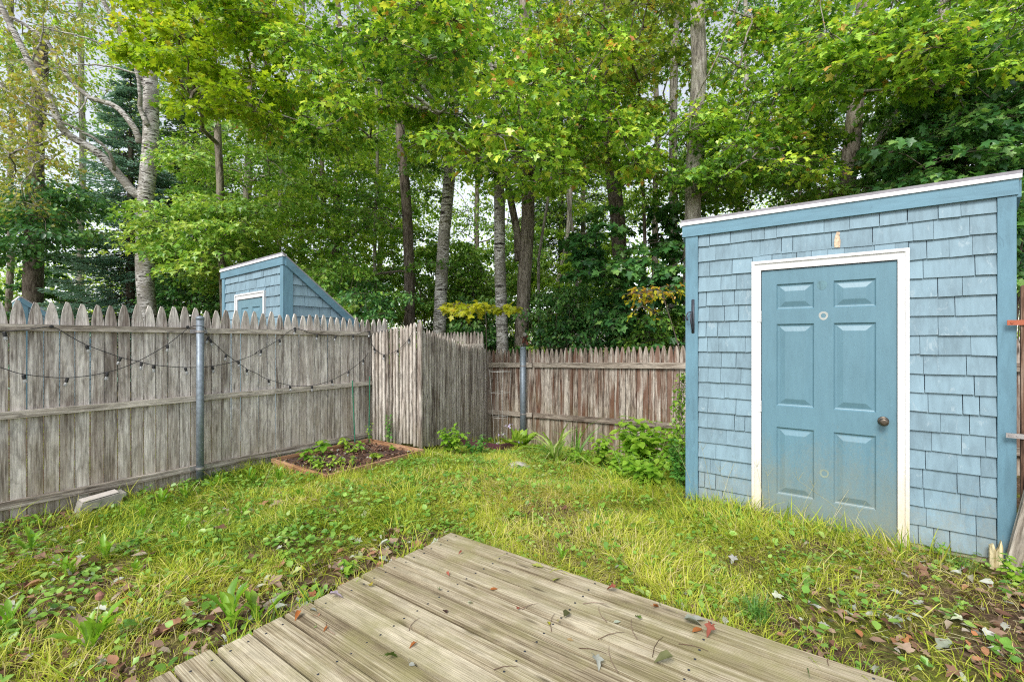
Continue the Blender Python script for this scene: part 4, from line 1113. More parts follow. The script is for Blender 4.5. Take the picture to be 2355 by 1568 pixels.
tree("glowing lime-yellow maple boughs hanging in front of the birch top", trunk_from([(520, 740), (505, 500), (500, 250), (490, 80), (480, -60)], 11.8, .10, .07, 3), 'bark_mid', 'lf_bright',
     [(290, 620, -60, 130, 7.2, 9.96, 66), (290, 460, 60, 190, 7.6, 9.46, 24), (430, 640, 120, 260, 7.6, 9.96, 30)], .10, .5, MAPLE, 80, r=.58, maxb=50, twr=.005)
tree("mid green maple sprays reaching across the birch trunk above the neighbour's shed", trunk_from([(560, 720), (562, 560), (570, 370), (580, 200), (590, 0)], 15, .15, .10, 3), 'bark_pale', 'lf_green',
     [(330, 600, 460, 620, 10.5, 13, 70), (400, 800, 560, 660, 13, 17, 70), (380, 800, 200, 480, 12, 17, 110)], .13, .68, STAR, 140, r=.95, maxb=60)
tree("crooked twin-stemmed trunk in the middle distance above the blue shed's roof slope", trunk_from([(762, 720), (770, 600), (772, 470), (775, 380), (790, 250), (780, 100)], 16.5, .17, .08, 3), 'bark_dark', 'lf_lime',
     [(600, 960, 330, 560, 13, 19, 110), (650, 900, 200, 350, 13, 18, 40)], .14, .45, STAR, 130, r=1.0, maxb=40, forks=[(A_([(768, 560), (745, 480), (740, 380), (735, 300)], 16.5, 16.3), [.1, .09, .07, .04])])
for px, d, r_, lab in ((410, 20, .13, "thin pale trunk between the spruces behind the birch"), (610, 19, .17, "straight grey trunk left of the crooked twin-stemmed tree"), (1262, 15, .09, "thin leaning pale trunk right of the forked maple"),
                       (1335, 19, .12, "grey trunk deep in the wood left of the dark maple trunk"), (20, 20, .14, "thin dark trunk at the extreme left of the wood"), (690, 21, .15, "distant trunk in the greenery right of the twin-stemmed tree")):
    q = (40 if px == 1262 else 4)
    tree(lab, trunk_from([(px, 760), (px + q, 560), (px + q * 1.5, 300), (px + q * 1.2, 0)], d, r_, r_ * .6, 2), 'bark_pale' if px in (410, 1262) else 'bark_mid', 'lf_lime',
         [(px - 130, px + 150, 60, 480, d - 3, d + 2, 30)], .15, .4, STAR, 110, r=1.0, maxb=20, name="slender_tree")
for k, (px, d, r_, lab, regs, mt, tn) in enumerate((
      (180, 21, .16, "mid green tree behind the birch's leaning limbs", [(-120, 330, -160, 420, 17, 22, 130)], 'lf_green', .6),
      (480, 22, .15, "light green tree closing the gap right of the birch top", [(330, 640, -160, 460, 18, 23, 130)], 'lf_green', .6),
      (868, 20, .14, "fine-leaved green tree left of the slim dark trunk", [(640, 980, -160, 560, 16, 21, 170)], 'lf_green', .65),
      (1090, 19, .12, "green tree seen between the two white-barked trunks", [(960, 1260, -160, 560, 15, 20, 150), (980, 1240, 560, 720, 14, 18, 60)], 'lf_green', .6),
      (1300, 20, .14, "airy green tree behind the forked trunk", [(1180, 1480, -160, 700, 15, 21, 170)], 'lf_green', .65),
      (1500, 18, .14, "tree with middling green leaves behind the shed's left roof corner", [(1400, 1750, -160, 480, 14, 19, 150)], 'lf_green', .5),
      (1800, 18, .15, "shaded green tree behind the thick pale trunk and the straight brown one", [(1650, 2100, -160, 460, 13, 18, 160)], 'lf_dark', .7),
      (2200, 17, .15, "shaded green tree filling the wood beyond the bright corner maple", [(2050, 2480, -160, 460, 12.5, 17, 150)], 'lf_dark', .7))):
    tree(lab, trunk_from([(px, 760), (px + 6, 560), (px + 10, 300), (px + 4, 0)], d, r_, r_ * .6, 2), 'bark_mid' if k % 2 else 'bark_pale', mt, regs, .12, tn, STAR, 105, r=.95, maxb=20, name="background_tree", tilt=.6, thick=.09)
for px, py0, px1, py1, d, r_, lab in ((1700, 450, 1715, -40, 12, .07, "slim pale trunk between the thick trunk and the straight brown one"), (1840, 430, 1850, -40, 13, .06, "slender grey stem left of the straight brown trunk"), (2150, 420, 2148, 250, 12, .06, "short mossy snag right of the broken leaning trunk"), (860, 700, 862, 100, 14, .06, "thin grey stem left of the slim dark-barked tree"), (1330, 740, 1300, 420, 12.5, .055, "thin leaning grey stem right of the forked maple's foot"), (640, 560, 650, 60, 15, .08, "thin grey trunk above the blue shed's ridge"), (1240, 600, 1300, 60, 12, .045, "thin curved stem rising right of the forked trunk")):
    tree(lab, trunk_from([(px, py0), ((px + px1) / 2 + 6, (py0 + py1) / 2), (px1, py1)], d, r_, r_ * .7, None), 'bark_pale', 'lf_green', [], .1, name="slender_tree")
# the low yellow bough
tree("small sapling with bright yellow leaves low above the gate's right end", trunk_from([(1118, 790), (1120, 740), (1118, 705)], 8.9, .012, .008, None), 'twig', 'lf_yellow',
     [(1045, 1180, 688, 712, 7.9, 8.7, 9)], .115, .3, MAPLE, 34, name="maple_sapling", r=.33, maxb=9, thick=.1)
tree("sapling with orange and yellow spotted leaves just left of the blue shed", trunk_from([(1560, 800), (1545, 740), (1530, 690)], 8.0, .015, .008, None), 'twig', 'lf_yellow',
     [(1470, 1560, 655, 725, 7.4, 8.0, 9)], .085, .75, OVAL, 26, name="beech_sapling", r=.32, maxb=9, thick=.1)

# --- undergrowth shrubs behind the fences
def shrub(label, px0, px1, y0, y1, d, n, mat, size, tint, tm=OVAL, nl=110, r=.5):
    c = at((px0 + px1) / 2, 785, d); base = float(gz(c.x, c.y))
    root = empty("shrub", (c.x, c.y, base), label, "shrub", "undergrowth behind the fences")
    cen = region(px0, px1, y0, y1, d - .9, d + .9, n)
    mb = MB()
    for q in cen[:40]:
        b = Vector((c.x + U(-.3, .3), c.y + U(-.3, .3), base - .1)); mb.tube([b, b.lerp(Vector(q), .5) + Vector((U(-.1, .1), U(-.1, .1), .15)), Vector(q)], [.014, .01, .004], 4)
    mb.build("stems", M['twig'], root)
    lb, tw = LB(), LB(); hd = rng.uniform(0, 6.28, len(cen))
    sprays(lb, tw, cen, hd, rng.uniform(.7, 1.2, len(cen)) * r, nl, tm, size, tint, twr=.004, thick=.13)
    lb.build("foliage", M[mat], root); tw.build("foliage_twigs", M['twig'], root)
for a in (("dark leafy shrub behind the fence at the foot of the slim dark tree", 800, 960, 640, 775, 10.2, 40, 'lf_dark', .10, .6),
          ("bright green bush right of the blue shed's roof slope", 690, 830, 600, 720, 11, 44, 'lf_green', .10, .6),
          ("dense deep green bush between the pale trunk and the rear fence", 1040, 1180, 690, 810, 11.5, 36, 'lf_dark', .11, .7),
          ("deep green shrub right of the rear pipe post above the picket tips", 1215, 1340, 660, 815, 10.5, 42, 'lf_dark', .10, .7),
          ("glossy dark shrub above the rear fence in its middle", 1310, 1450, 700, 820, 9.8, 36, 'lf_dark', .11, .6),
          ("leafy bush against the shed's left edge above the rear fence", 1440, 1600, 720, 830, 9.0, 30, 'lf_green', .10, .5),
          ("low bushes behind the left fence beside the birch foot", 340, 530, 640, 730, 14.5, 30, 'lf_dark', .13, .6),
          ("leafy understorey between the slim dark tree and the white poplar trunk", 880, 1060, 560, 760, 14.5, 60, 'lf_green', .12, .6),
          ("green understorey seen between the poplar and the forked trunk", 1040, 1240, 540, 740, 15, 70, 'lf_green', .12, .6),
          ("pale green understorey behind the crooked twin-stemmed tree", 600, 900, 560, 720, 18, 60, 'lf_lime', .13, .45),
          ("mixed light green thicket far behind the rear fence", 1220, 1440, 530, 760, 14.5, 80, 'lf_lime', .13, .35),
          ("dark thicket at the far left beyond the small shed", -100, 180, 620, 730, 18.5, 34, 'lf_dark', .16, .6),
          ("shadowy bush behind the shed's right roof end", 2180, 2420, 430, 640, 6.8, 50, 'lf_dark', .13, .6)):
    shrub(*a)

# --- the far wood
def far_wood():
    lb = LB()
    def clumps(n, x0, x1, y0, y1, d0, d1, R, nl, size):
        c = region(x0, x1, y0, y1, d0, d1, n)
        P = c[:, None, :] + rng.normal(0, 1, (n, nl, 3)) * np.array([R, R, R * .38])
        P = P.reshape(-1, 3); P[:, 2] = np.maximum(P[:, 2], -2.2)
        N = len(P); t = np.repeat(np.clip(rng.normal(.5, .22, n), 0, 1), nl) + rng.normal(0, .15, N)
        lb.leaves(DIAM, P, rng.uniform(0, 6.28, N), rng.normal(.4, .6, N), rng.normal(0, .6, N), size * rng.uniform(.6, 1.3, N), t)
    clumps(1000, -900, 3300, 440, 800, 22, 42, 1.3, 85, .23)
    clumps(900, -900, 3300, -300, 520, 24, 46, 1.4, 80, .23)
    clumps(800, -900, 3300, 600, 840, 20, 32, 1.1, 85, .2)
    o = lb.build("far_wood", M['lf_lime'], None); tag(o, "sunlit light green mass of far trees closing the view behind the nearer trunks", None, None, "stuff")
    o['category'] = "woodland"
far_wood()

# ------------------------------------------------------------------ the yard's plants
def blade_t(b, w=.035, n=4):
    v = []; 
    for i in range(n):
        t = i / (n - 1) * .98; ww = w * (1 - t) ** .6 if i < n - 1 else 0
        a = b * t; y = math.sin(a * .5) * t; z = math.cos(a * .5) * t * (1 if b < 2.6 else .55)
        if i < n - 1: v += [(-ww, y, z), (ww, y, z)]
        else: v += [(0, y, z)]
    f = [(2 * i, 2 * i + 1, 2 * i + 3, 2 * i + 2) for i in range(n - 2)] + [(2 * n - 4, 2 * n - 3, 2 * n - 2)]
    return np.array(v, float), f
BL = [blade_t(.8), blade_t(1.6), blade_t(2.4), blade_t(3.0)]
def vnoise(x, y, s, ph=0.0):
    return .5 + .25 * (np.sin(x * s + 1.7 * np.sin(y * s * .7 + ph)) + np.sin(y * s * 1.3 + 1.3 * np.sin(x * s * .9 + ph * 2 + 1)))
def in_deck(x, y, m=0.0): return (x > DX - m) & (y < DY + m)
def in_bed(x, y): return (x > bx0 - .03) & (x < bx1 + .03) & (y > by0 - .02) & (y < by1 + .02)
def in_shed(x, y): return (x > SX0 - .04) & (x < SX1 + .06) & (y > YS - .045)
def okpos(x, y, m=0.0):
    lim = np.where(y > 4.4, -4.86 - (y - 4.6) * .33, XL + .05)
    return (~in_deck(x, y, m)) & (~in_bed(x, y)) & (~in_shed(x, y)) & (x > lim) & (y < YB - .03) & ~((x > .93) & (y > 4.1))
def scatter(n, x0=-5.6, x1=2.0, y0=-.6, y1=7.2):
    return rng.uniform(x0, x1, n), rng.uniform(y0, y1, n)
def bare(x, y):
    """0..1 how bare the soil is"""
    b = .95 * sstep(.5, .05, np.abs(x + 2.42)) * sstep(.4, 1.0, y) * sstep(2.5, 2.1, y)
    b = np.maximum(b, .62 * sstep(1.6, .4, y) * sstep(-1.9, -2.5, x))
    b = np.maximum(b, .88 * sstep(-.6, .35, x + (3.2 - y) * .45))
    b = np.maximum(b, .9 * sstep(-5.1, -5.4, x) * sstep(2.2, 1.6, y))
    b = np.maximum(b, .75 * sstep(6.3, 6.9, y))
    return b
def grass(n, hmin, hmax, dens, name, label, tintf, mat='grass', wmul=1.0, x0=-5.6, x1=2.0, y0=-.6, y1=7.2, bends=(0, 1, 2, 3), probs=(.12, .23, .3, .35), m=-.03):
    x, y = scatter(n, x0, x1, y0, y1); p = dens(x, y); k = okpos(x, y, m) & (rng.random(n) < p); x, y = x[k], y[k]
    N = len(x); lb = LB(); c = rng.choice(len(bends), N, p=probs); t = tintf(x, y) + rng.normal(0, .24, N)
    comb = 2.2 * vnoise(x, y, 3.1, .4) * 3
    hd = comb + rng.normal(0, 1.1, N); z = gz(x, y) - .004; h = rng.uniform(hmin, hmax, N) * (.6 + .7 * vnoise(x, y, 5.3, 2))
    for i, b in enumerate(bends):
        q = c == i
        lb.leaves(BL[b], np.stack([x[q], y[q], z[q]], -1), hd[q], rng.normal(0, .25, q.sum()), rng.normal(0, .35, q.sum()), h[q], t[q], wmul)
    o = lb.build(name, M[mat], None); return tag(o, label, "grass", None, "stuff")
def tg(x, y):
    return np.clip(.26 + .36 * vnoise(x, y, 2.1, 1.1) + .15 * sstep(-4.5, -1.5, x) - .25 * sstep(-4.0, -5.2, x) + .1 * sstep(2.2, 3.6, y) - .1 * sstep(5, 6.5, y), 0, 1)
gd = lambda x, y: np.clip((1 - bare(x, y)) * (.35 + .9 * vnoise(x, y, 4.3, .2)), .03, 1)
grass(640000, .05, .125, gd, "lawn_grass", "matted yellow-green grass covering the middle of the yard", tg, wmul=.66)
grass(90000, .10, .20, lambda x, y: (1 - .85 * bare(x, y)) * np.clip(vnoise(x, y, 6.1, 3) * 1.5 - .55, 0, 1), "flopped_grass", "longer flopped straw-yellow grass lying in swirls over the lawn", lambda x, y: .45 + .45 * vnoise(x, y, 3, 4), wmul=.5, bends=(1, 2, 3), probs=(.2, .4, .4))
def near_shed(x, y):
    a = np.exp(-((x + 1.35) / .45) ** 2 - ((y - 4.6) / .7) ** 2) * .9
    b = sstep(3.85, 4.15, y) * (x > -1.1) * (x < .6) * .8 + sstep(3.3, 3.9, y) * (x > -1.2) * (x < .35) * .25
    c = np.exp(-((x + 1.7) / .9) ** 2 - ((y - 5.6) / 1.0) ** 2) * .5
    d = .25 * sstep(-4.7, -5.2, x) * sstep(1.8, 2.5, y)
    e = .8 * sstep(.32, .0, np.abs(y - by0 + .1)) * (x < bx1 + .1) + .7 * sstep(.3, 0, np.abs(x - bx1 - .1)) * (y > by0 - .2) * (y < by1) + .3 * sstep(-4.2, -5, x) * (y < by0)
    return np.clip(a + b + c + d + e * vnoise(x, y, 6, 2), 0, 1)
grass(85000, .11, .25, near_shed, "tall_grass", "taller green grass growing up against the blue shed and its door", lambda x, y: .32 + .3 * vnoise(x, y, 6, 1), wmul=.5, bends=(0, 1, 2), probs=(.4, .4, .2))
grass(16000, .10, .24, lambda x, y: np.clip(.8 * sstep(.12, 0, np.abs(y - DY - .04)) * (x > DX) + .5 * sstep(.12, 0, np.abs(x - DX + .05)) * (y < DY) * vnoise(x, y, 5), 0, 1), "edge_grass", "grass blades fringing the edge of the deck", lambda x, y: .3 + .25 * vnoise(x, y, 6, 1), wmul=.45, x0=-2.5, x1=1.2, y0=.2, y1=2.6, bends=(0, 1, 2), probs=(.35, .4, .25))

# low broad-leaved ground cover
def cover():
    lb = LB()
    x, y = scatter(5200); p = np.clip(.15 + .8 * vnoise(x, y, 3.3, 5) * sstep(-1.6, -3.0, x) + .35 * vnoise(x, y, 4, 1) , 0, 1) * (1 - .75 * bare(x, y))
    k = okpos(x, y, .02) & (rng.random(len(x)) < p); x, y = x[k], y[k]
    for tm, per, sz, sp in ((OVAL, 7, .042, .05), (DIAM, 6, .028, .045)):
        n = len(x); a = rng.uniform(0, 6.28, (n, per)); r = rng.uniform(.2, 1, (n, per)) * sp
        xx = (x[:, None] + np.cos(a) * r).ravel(); yy = (y[:, None] + np.sin(a) * r).ravel(); k = okpos(xx, yy, .0)
        t = np.repeat(rng.uniform(.2, .85, n), per)[k] + rng.normal(0, .1, k.sum())
        lb.leaves(tm, np.stack([xx, yy, gz(xx, yy) + rng.uniform(.012, .07, len(xx))], -1)[k], (a.ravel() + rng.normal(0, .4, n * per))[k], rng.normal(-.05, .35, k.sum()), rng.normal(0, .35, k.sum()), (sz * rng.uniform(.6, 1.4, n * per))[k], t, 1.25)
        x, y = scatter(5200); k = okpos(x, y, .02) & (rng.random(len(x)) < .6 * (1 - .6 * bare(x, y))); x, y = x[k], y[k]
    o = lb.build("ground_cover", M['cover'], None); tag(o, "small clover and creeping weed leaves spread low through the lawn", "ground cover", None, "stuff")
cover()
# moss
# fallen leaves
def litter():
    lb = LB(); x, y = scatter(60000)
    p = .03 + .75 * bare(x, y) ** 1.3 * (.5 + .6 * vnoise(x, y, 5, 3)); k = okpos(x, y, .015) & (rng.random(len(x)) < p * .45); x, y = x[k], y[k]; n = len(x)
    tms = [OVAL, CURL, CURLO, OAK]; c = rng.integers(0, 4, n)
    t = rng.choice([.1, .22, .35, .5, .62, .68, .78, .88, .95], n, p=[.12, .16, .18, .14, .08, .07, .1, .1, .05]) + rng.normal(0, .03, n)
    for i, tm in enumerate(tms):
        q = c == i
        cur = rng.normal(0, .25, q.sum())
        lb.leaves(tm, np.stack([x[q], y[q], gz(x[q], y[q]) + .006 + rng.uniform(0, .03, q.sum())], -1), rng.uniform(0, 6.28, q.sum()), cur, rng.normal(0, .35, q.sum()), rng.uniform(.022, .07, q.sum()), t[q])
    x, y = scatter(1500, -4.6, -2.25, -.2, 2.3); k = okpos(x, y, .03) & (rng.random(1500) < .08 + .34 * bare(x, y)); x, y = x[k], y[k]; n = len(x); c = rng.integers(0, 3, n)
    t = rng.choice([.12, .3, .48, .6, .75, .88, .97], n, p=[.1, .2, .15, .1, .17, .16, .12])
    for i, tm in enumerate([OVAL, CURL, CURLO]):
        q = c == i; lb.leaves(tm, np.stack([x[q], y[q], gz(x[q], y[q]) + .015 + rng.uniform(0, .03, q.sum())], -1), rng.uniform(0, 6.28, q.sum()), rng.normal(0, .2, q.sum()), rng.normal(0, .3, q.sum()), rng.uniform(.05, .10, q.sum()), t[q])
    x = rng.uniform(bx0 + .05, bx1 - .05, 1400); y = rng.uniform(by0 + .05, by1 - .05, 1400)
    o = lb.build("leaf_litter", M['dead'], None); tag(o, "brown, grey and pale fallen leaves lying on the bare soil and grass", "fallen leaves", None, "stuff")
    lb = LB(); t = rng.choice([.05, .15, .3, .5, .8], 1400, p=[.35, .35, .15, .1, .05])
    lb.leaves(STAR, np.stack([x, y, bzt - .04 + rng.uniform(-.01, .02, 1400)], -1), rng.uniform(0, 6.28, 1400), rng.normal(0, .4, 1400), rng.normal(0, .4, 1400), rng.uniform(.02, .055, 1400), t)
    o = lb.build("leaf_mulch", M['dead'], None); tag(o, "dark red-brown leaf mulch filling the raised garden bed", "mulch", None, "stuff")
    # dry stalks and twigs lying about
    lb = LB(); x, y = scatter(4200); k = okpos(x, y, .03) & (rng.random(len(x)) < .12 + .35 * bare(x, y)); x, y = x[k], y[k]; n = len(x)
    a = rng.uniform(0, 6.28, n); L = rng.uniform(.05, .22, n); z = gz(x, y)
    A = np.stack([x, y, z + rng.uniform(.01, .05, n)], -1); B = np.stack([x + np.cos(a) * L, y + np.sin(a) * L, z + rng.uniform(.01, .07, n)], -1)
    k = okpos(B[:, 0], B[:, 1], .03); lb.prisms(A[k], B[k], .0013, .0006, rng.uniform(0, 1, k.sum()))
    o = lb.build("dry_stalks", M['straw'], None); tag(o, "thin dry straw coloured stalks lying across the lawn", "dry stalks", None, "stuff")
litter()

# ---- single plants
DAND = (lambda v, f: (np.array([(x, y, z) for x, y, z in v]), f))(
    [(x, y, .10 * abs(x) * 4 + .32 * math.sin(y * 1.9) * 1.0) for x, y in [(0, 0), (.025, .2), (.07, .3), (.035, .38), (.10, .5), (.06, .56), (.13, .7), (.09, .86), (0, 1), (-.09, .86), (-.13, .7), (-.06, .56), (-.10, .5), (-.035, .38), (-.07, .3), (-.025, .2), (0, .38), (0, .56), (0, .75)]],
    [(0, 1, 16, 15), (1, 2, 3, 16), (15, 16, 13, 14), (16, 3, 4), (16, 4, 5, 17), (16, 12, 13), (16, 17, 11, 12), (17, 5, 6, 18), (17, 18, 10, 11), (18, 6, 7, 8), (18, 8, 9, 10)])
def wp(px, py):
    """point on the soil along a sight line"""
    z = .05
    for _ in range(12):
        p = on_z(px, py, z); z = float(gz(p.x, p.y))
    return p
def rosette(px, py, n, size, label, mat='weed', tm=DAND, up=-.75, upv=.25, tint=.5, name="dandelion", cat="dandelion", group="dandelions in the yard", sx=1.0, heads=None):
    p = wp(px, py); root = empty(name, p, label, cat, group); lb = LB()
    a = (np.arange(n) / n * 6.283 + rng.normal(0, .25, n)) if heads is None else rng.normal(heads, 1.0, n)
    lb.leaves(tm, np.array([[p.x, p.y, p.z]] * n) + rng.normal(0, .006, (n, 3)), a, rng.normal(up, upv, n), rng.normal(0, .2, n), size * rng.uniform(.65, 1.15, n), tint + rng.normal(0, .15, n), sx)
    lb.build("leaves", M[mat], root); return root, p
dl = [(535, 1452, 9, .25, "large upright dandelion with toothed leaves hugging the deck's left edge"),
      (590, 1442, 6, .20, "smaller dandelion beside the large one at the deck's left edge"),
      (205, 1500, 8, .24, "dandelion with tall upright leaves and a dried brown flower stem in the leaf litter"),
      (68, 1275, 4, .20, "dandelion with one broad upright leaf near the left picture edge"),
      (100, 1215, 3, .17, "small light dandelion close to the left fence foot"),
      (20, 1450, 5, .2, "dandelion at the far left edge among fallen leaves"),
      (245, 1290, 7, .17, "flat spreading dandelion in the grass left of centre"),
      (330, 1200, 7, .16, "dandelion right of the white block by the fence"),
      (372, 1165, 8, .17, "dandelion in front of the fence between block and steel post"),
      (430, 1150, 7, .17, "dense dandelion just left of the steel post's foot"),
      (500, 1130, 8, .18, "tall dandelion right of the steel post's foot"),
      (575, 1112, 8, .17, "dandelion before the front left corner of the raised bed"),
      (640, 1110, 7, .18, "dandelion leaning on the raised bed's front board"),
      (420, 1230, 7, .15, "low dandelion in the lawn midway between fence and deck"),
      (560, 1195, 6, .15, "pale dandelion in the lawn below the raised bed"),
      (690, 1150, 6, .13, "little dandelion in the lawn right below the raised bed"),
      (1293, 1292, 5, .12, "single small dandelion at the deck's far edge"),
      (310, 1330, 6, .14, "dandelion flattened in the yellowing grass"),
      (160, 1330, 6, .17, "dandelion with long arched leaves in the left lawn")]
for px, py, n, sz, lab in dl: rosette(px, py, n + 4, sz * .86, lab, sx=.8)
rt_, p = rosette(215, 1490, 3, .16, "dried dandelion seed stem with a brown head", up=-1.1)
mb = MB(); mb.tube([p, p + Vector((0, .01, .12)), p + Vector((.01, .02, .22))], .003, 6); mb.build("stem", M['straw'], rt_)
mb = MB(); mb.lathe(p + Vector((.01, .02, .215)), (0, 0, 1), [(0, .004), (.01, .016), (.028, .018), (.04, .006)], 10); mb.build("seed_head", plain("dried_brown_flower", (.3, .14, .1), .9), rt_)

def leafy(px, py, h, nstem, nleaf, size, mat, label, cat="weed", name="leafy_weed", spread=.12, tint=.5, tm=OVAL, on=None, group=None, bend=0.0, sx=1.1):
    p = on if on is not None else wp(px, py); root = empty(name, p, label, cat, group); mb = MB(); P = []; H = []; Pi = []; Sz = []
    for s in range(nstem):
        a = U(0, 6.28); r = U(.3, 1) * spread; hh = h * U(.7, 1.05); b = p + Vector((U(-.02, .02), U(-.02, .02), -.01)); t = p + Vector((math.cos(a) * r + bend, math.sin(a) * r, hh)); m = b.lerp(t, .5) + Vector((0, 0, hh * .08))
        mb.tube([b, m, t], [.0045, .0035, .0015], 5)
        for k in range(nleaf):
            f = .25 + .75 * (k + .5) / nleaf; q = b.lerp(m, f * 2) if f < .5 else m.lerp(t, f * 2 - 1); ha = k * 1.57 + s
            for e in (0, math.pi):
                P.append(tuple(q)); H.append(ha + e + U(-.3, .3)); Pi.append(U(-.15, .45)); Sz.append(size * (1.15 - .45 * f) * U(.8, 1.2))
    mb.build("stems", M['weed_dark'], root); lb = LB(); N = len(P)
    lb.leaves(tm, np.array(P), np.array(H), np.array(Pi), rng.normal(0, .25, N), np.array(Sz), tint + rng.normal(0, .15, N), sx); lb.build("leaves", M[mat], root); return root
leafy(1478, 1085, .70, 20, 6, .19, 'weed', "tall bushy weed with broad pointed leaves against the rear fence near the shed", spread=.5, tint=.66)
leafy(1548, 1100, .62, 12, 6, .15, 'weed', "darker broad-leaved weed between the tall weed and the shed corner", spread=.22, tint=.5)
leafy(1385, 1080, .48, 7, 5, .14, 'weed', "yellowish broad-leaved weed at the rear fence left of the tall bushy one", spread=.18, tint=.75)
leafy(1432, 1100, .38, 10, 5, .12, 'weed', "short leafy weed in front of the tall bushy one", spread=.2, tint=.55)
leafy(1035, 1052, .45, 14, 6, .10, 'weed', "nettle-like clump at the foot of the stockade fence", spread=.28, tint=.6)
leafy(1095, 1050, .30, 10, 5, .08, 'weed_dark', "low clump in front of the plum edging", spread=.25, tint=.6)
leafy(1000, 1035, .62, 3, 8, .06, 'weed', "trailing vine-like weed reaching up the stockade post", spread=.10, tint=.65)
leafy(895, 1022, .5, 3, 9, .055, 'weed_dark', "slim nettle standing before the stockade gate", spread=.05, tint=.7, on=Vector((-5.2, 4.22, .02)))
leafy(1260, 1050, .2, 8, 4, .07, 'weed_dark', "low weeds at the foot of the pale daylily", spread=.25, tint=.6)
leafy(1330, 1075, .26, 9, 5, .09, 'weed', "leafy weed in front of the dark strap-leaved plant", spread=.25, tint=.55)
leafy(868, 1010, .3, 2, 5, .05, 'weed', "small yellow weed in the fence corner by the green stake", spread=.05, tint=.8, on=Vector((-5.36, 4.02, .06)))
leafy(1120, 1005, .42, 2, 7, .055, 'weed', "slim yellow-green vine beside the tomato cage", spread=.06, tint=.8)
leafy(1440, 1112, .30, 14, 5, .10, 'weed', "spreading low weed right of the yellowish broad-leaved one", spread=.35, tint=.7)
leafy(1500, 1125, .34, 16, 6, .11, 'weed', "bushy low weed before the rear fence's tall bushy weed", spread=.3, tint=.55)
leafy(1562, 1128, .5, 12, 8, .06, 'weed_dark', "low vine foliage at the shed's left corner", spread=.16, tint=.6)
leafy(2342, 1350, .20, 6, 4, .06, 'weed', "bright green weed at the right edge under the leaning board", spread=.09, tint=.7)
leafy(2168, 1282, .13, 3, 4, .028, 'weed', "tiny upright weed before the shed's bare skirt board", spread=.04, tint=.6)
leafy(800, 1325, .10, 4, 3, .05, 'weed', "small three-leaved weed near the deck edge on bare soil", spread=.06, tint=.6)
leafy(545, 1312, .06, 3, 2, .06, 'weed', "yellowish seedling in the soil left of the deck", spread=.05, tint=.9)
leafy(650, 1290, .08, 4, 3, .045, 'weed', "pale green seedling nearer the deck corner", spread=.06, tint=.8)
for px, py, s, t, lab, rz_ in ((705, 1058, .11, .4, "weed with pointed leaves at the left of the raised bed", 3), (742, 1046, .13, .5, "tall weed with pointed leaves in the middle of the raised bed", 4), (796, 1030, .12, .9, "weed with one orange leaf at the back of the raised bed", 2), (835, 1037, .09, .5, "small weed in the right half of the raised bed", 2), (730, 1078, .06, .85, "creeping yellow seedlings in the raised bed's front corner", 5), (905, 1035, .06, .8, "seedling at the raised bed's right end", 2)):
    leafy(px, py, s * 1.6, rz_, 3, s, 'weed', lab, spread=.08, tint=t, on=on_z(px, py, bzt - .03))
for k in range(7):
    q = Vector((U(bx0 + .15, bx1 - .15), U(by0 + .15, by1 - .2), bzt - .04))
    leafy(0, 0, U(.06, .14), 3, 3, U(.045, .08), 'weed', ["small pale seedling in the mulch of the raised bed", "short weed in the mulch of the raised bed"][k % 2], spread=.08, tint=U(.5, .95), on=q, group="seedlings in the raised bed")
# vine on wires at the shed's left side
vp = Vector((-1.27, 4.62, .05)); vr = empty("climbing_vine", vp, "thin climbing vine with small leaves up the shed's left side", "vine")
mb = MB(); P = []
for s in range(7):
    pts = [vp + Vector((U(-.06, .05) + .02 * math.sin(k + s), U(-.05, .05), k * .10)) for k in range(12)]
    mb.tube(pts, .003, 4); P += pts[1:]
mb.build("stems", M['twig'], vr); P = np.array([tuple(p) for p in P for _ in range(5)]) + rng.normal(0, .035, (len(P) * 5, 3)); N = len(P); lb = LB()
lb.leaves(STAR, P, rng.uniform(0, 6.28, N), rng.normal(.5, .4, N), rng.normal(0, .4, N), rng.uniform(.025, .06, N), rng.normal(.6, .2, N)); lb.build("leaves", M['weed'], vr)

# hosta, daylily
HOS = T([(0, 0), (.04, .25), (.2, .42), (.24, .62), (.12, .85), (0, 1), (-.12, .85), (-.24, .62), (-.2, .42), (-.04, .25)], [(0, 1, 2, 5), (2, 3, 4, 5), (0, 5, 8, 9), (5, 6, 7, 8)], .35, .9)
r0_, p = rosette(1192, 1040, 60, .36, "yellow-green hosta clump with pale violet flowers at the rear post's foot", tm=HOS, up=-1.0, upv=.35, tint=.8, name="hosta", cat="hosta", group=None)
for dx, dy, h in ((-.16, .0, .42), (-.28, -.1, .3), (.06, -.1, .22), (-.32, -.12, .12)):
    mb = MB(); b = p + Vector((dx * .3, dy * .3, 0)); t = p + Vector((dx, dy, h)); mb.tube([b, b.lerp(t, .6) + Vector((0, 0, .05)), t], .003, 5); s_ = mb.build("flower_stem", M['weed'], r0_)
    lb = LB(); n = 8; lb.leaves(DIAM, np.array([tuple(t)] * n) + rng.normal(0, .018, (n, 3)), rng.uniform(0, 6.28, n), rng.normal(.6, .4, n), rng.normal(0, .3, n), .05, rng.random(n), 1.3); lb.build("petals", M['flower'], s_)
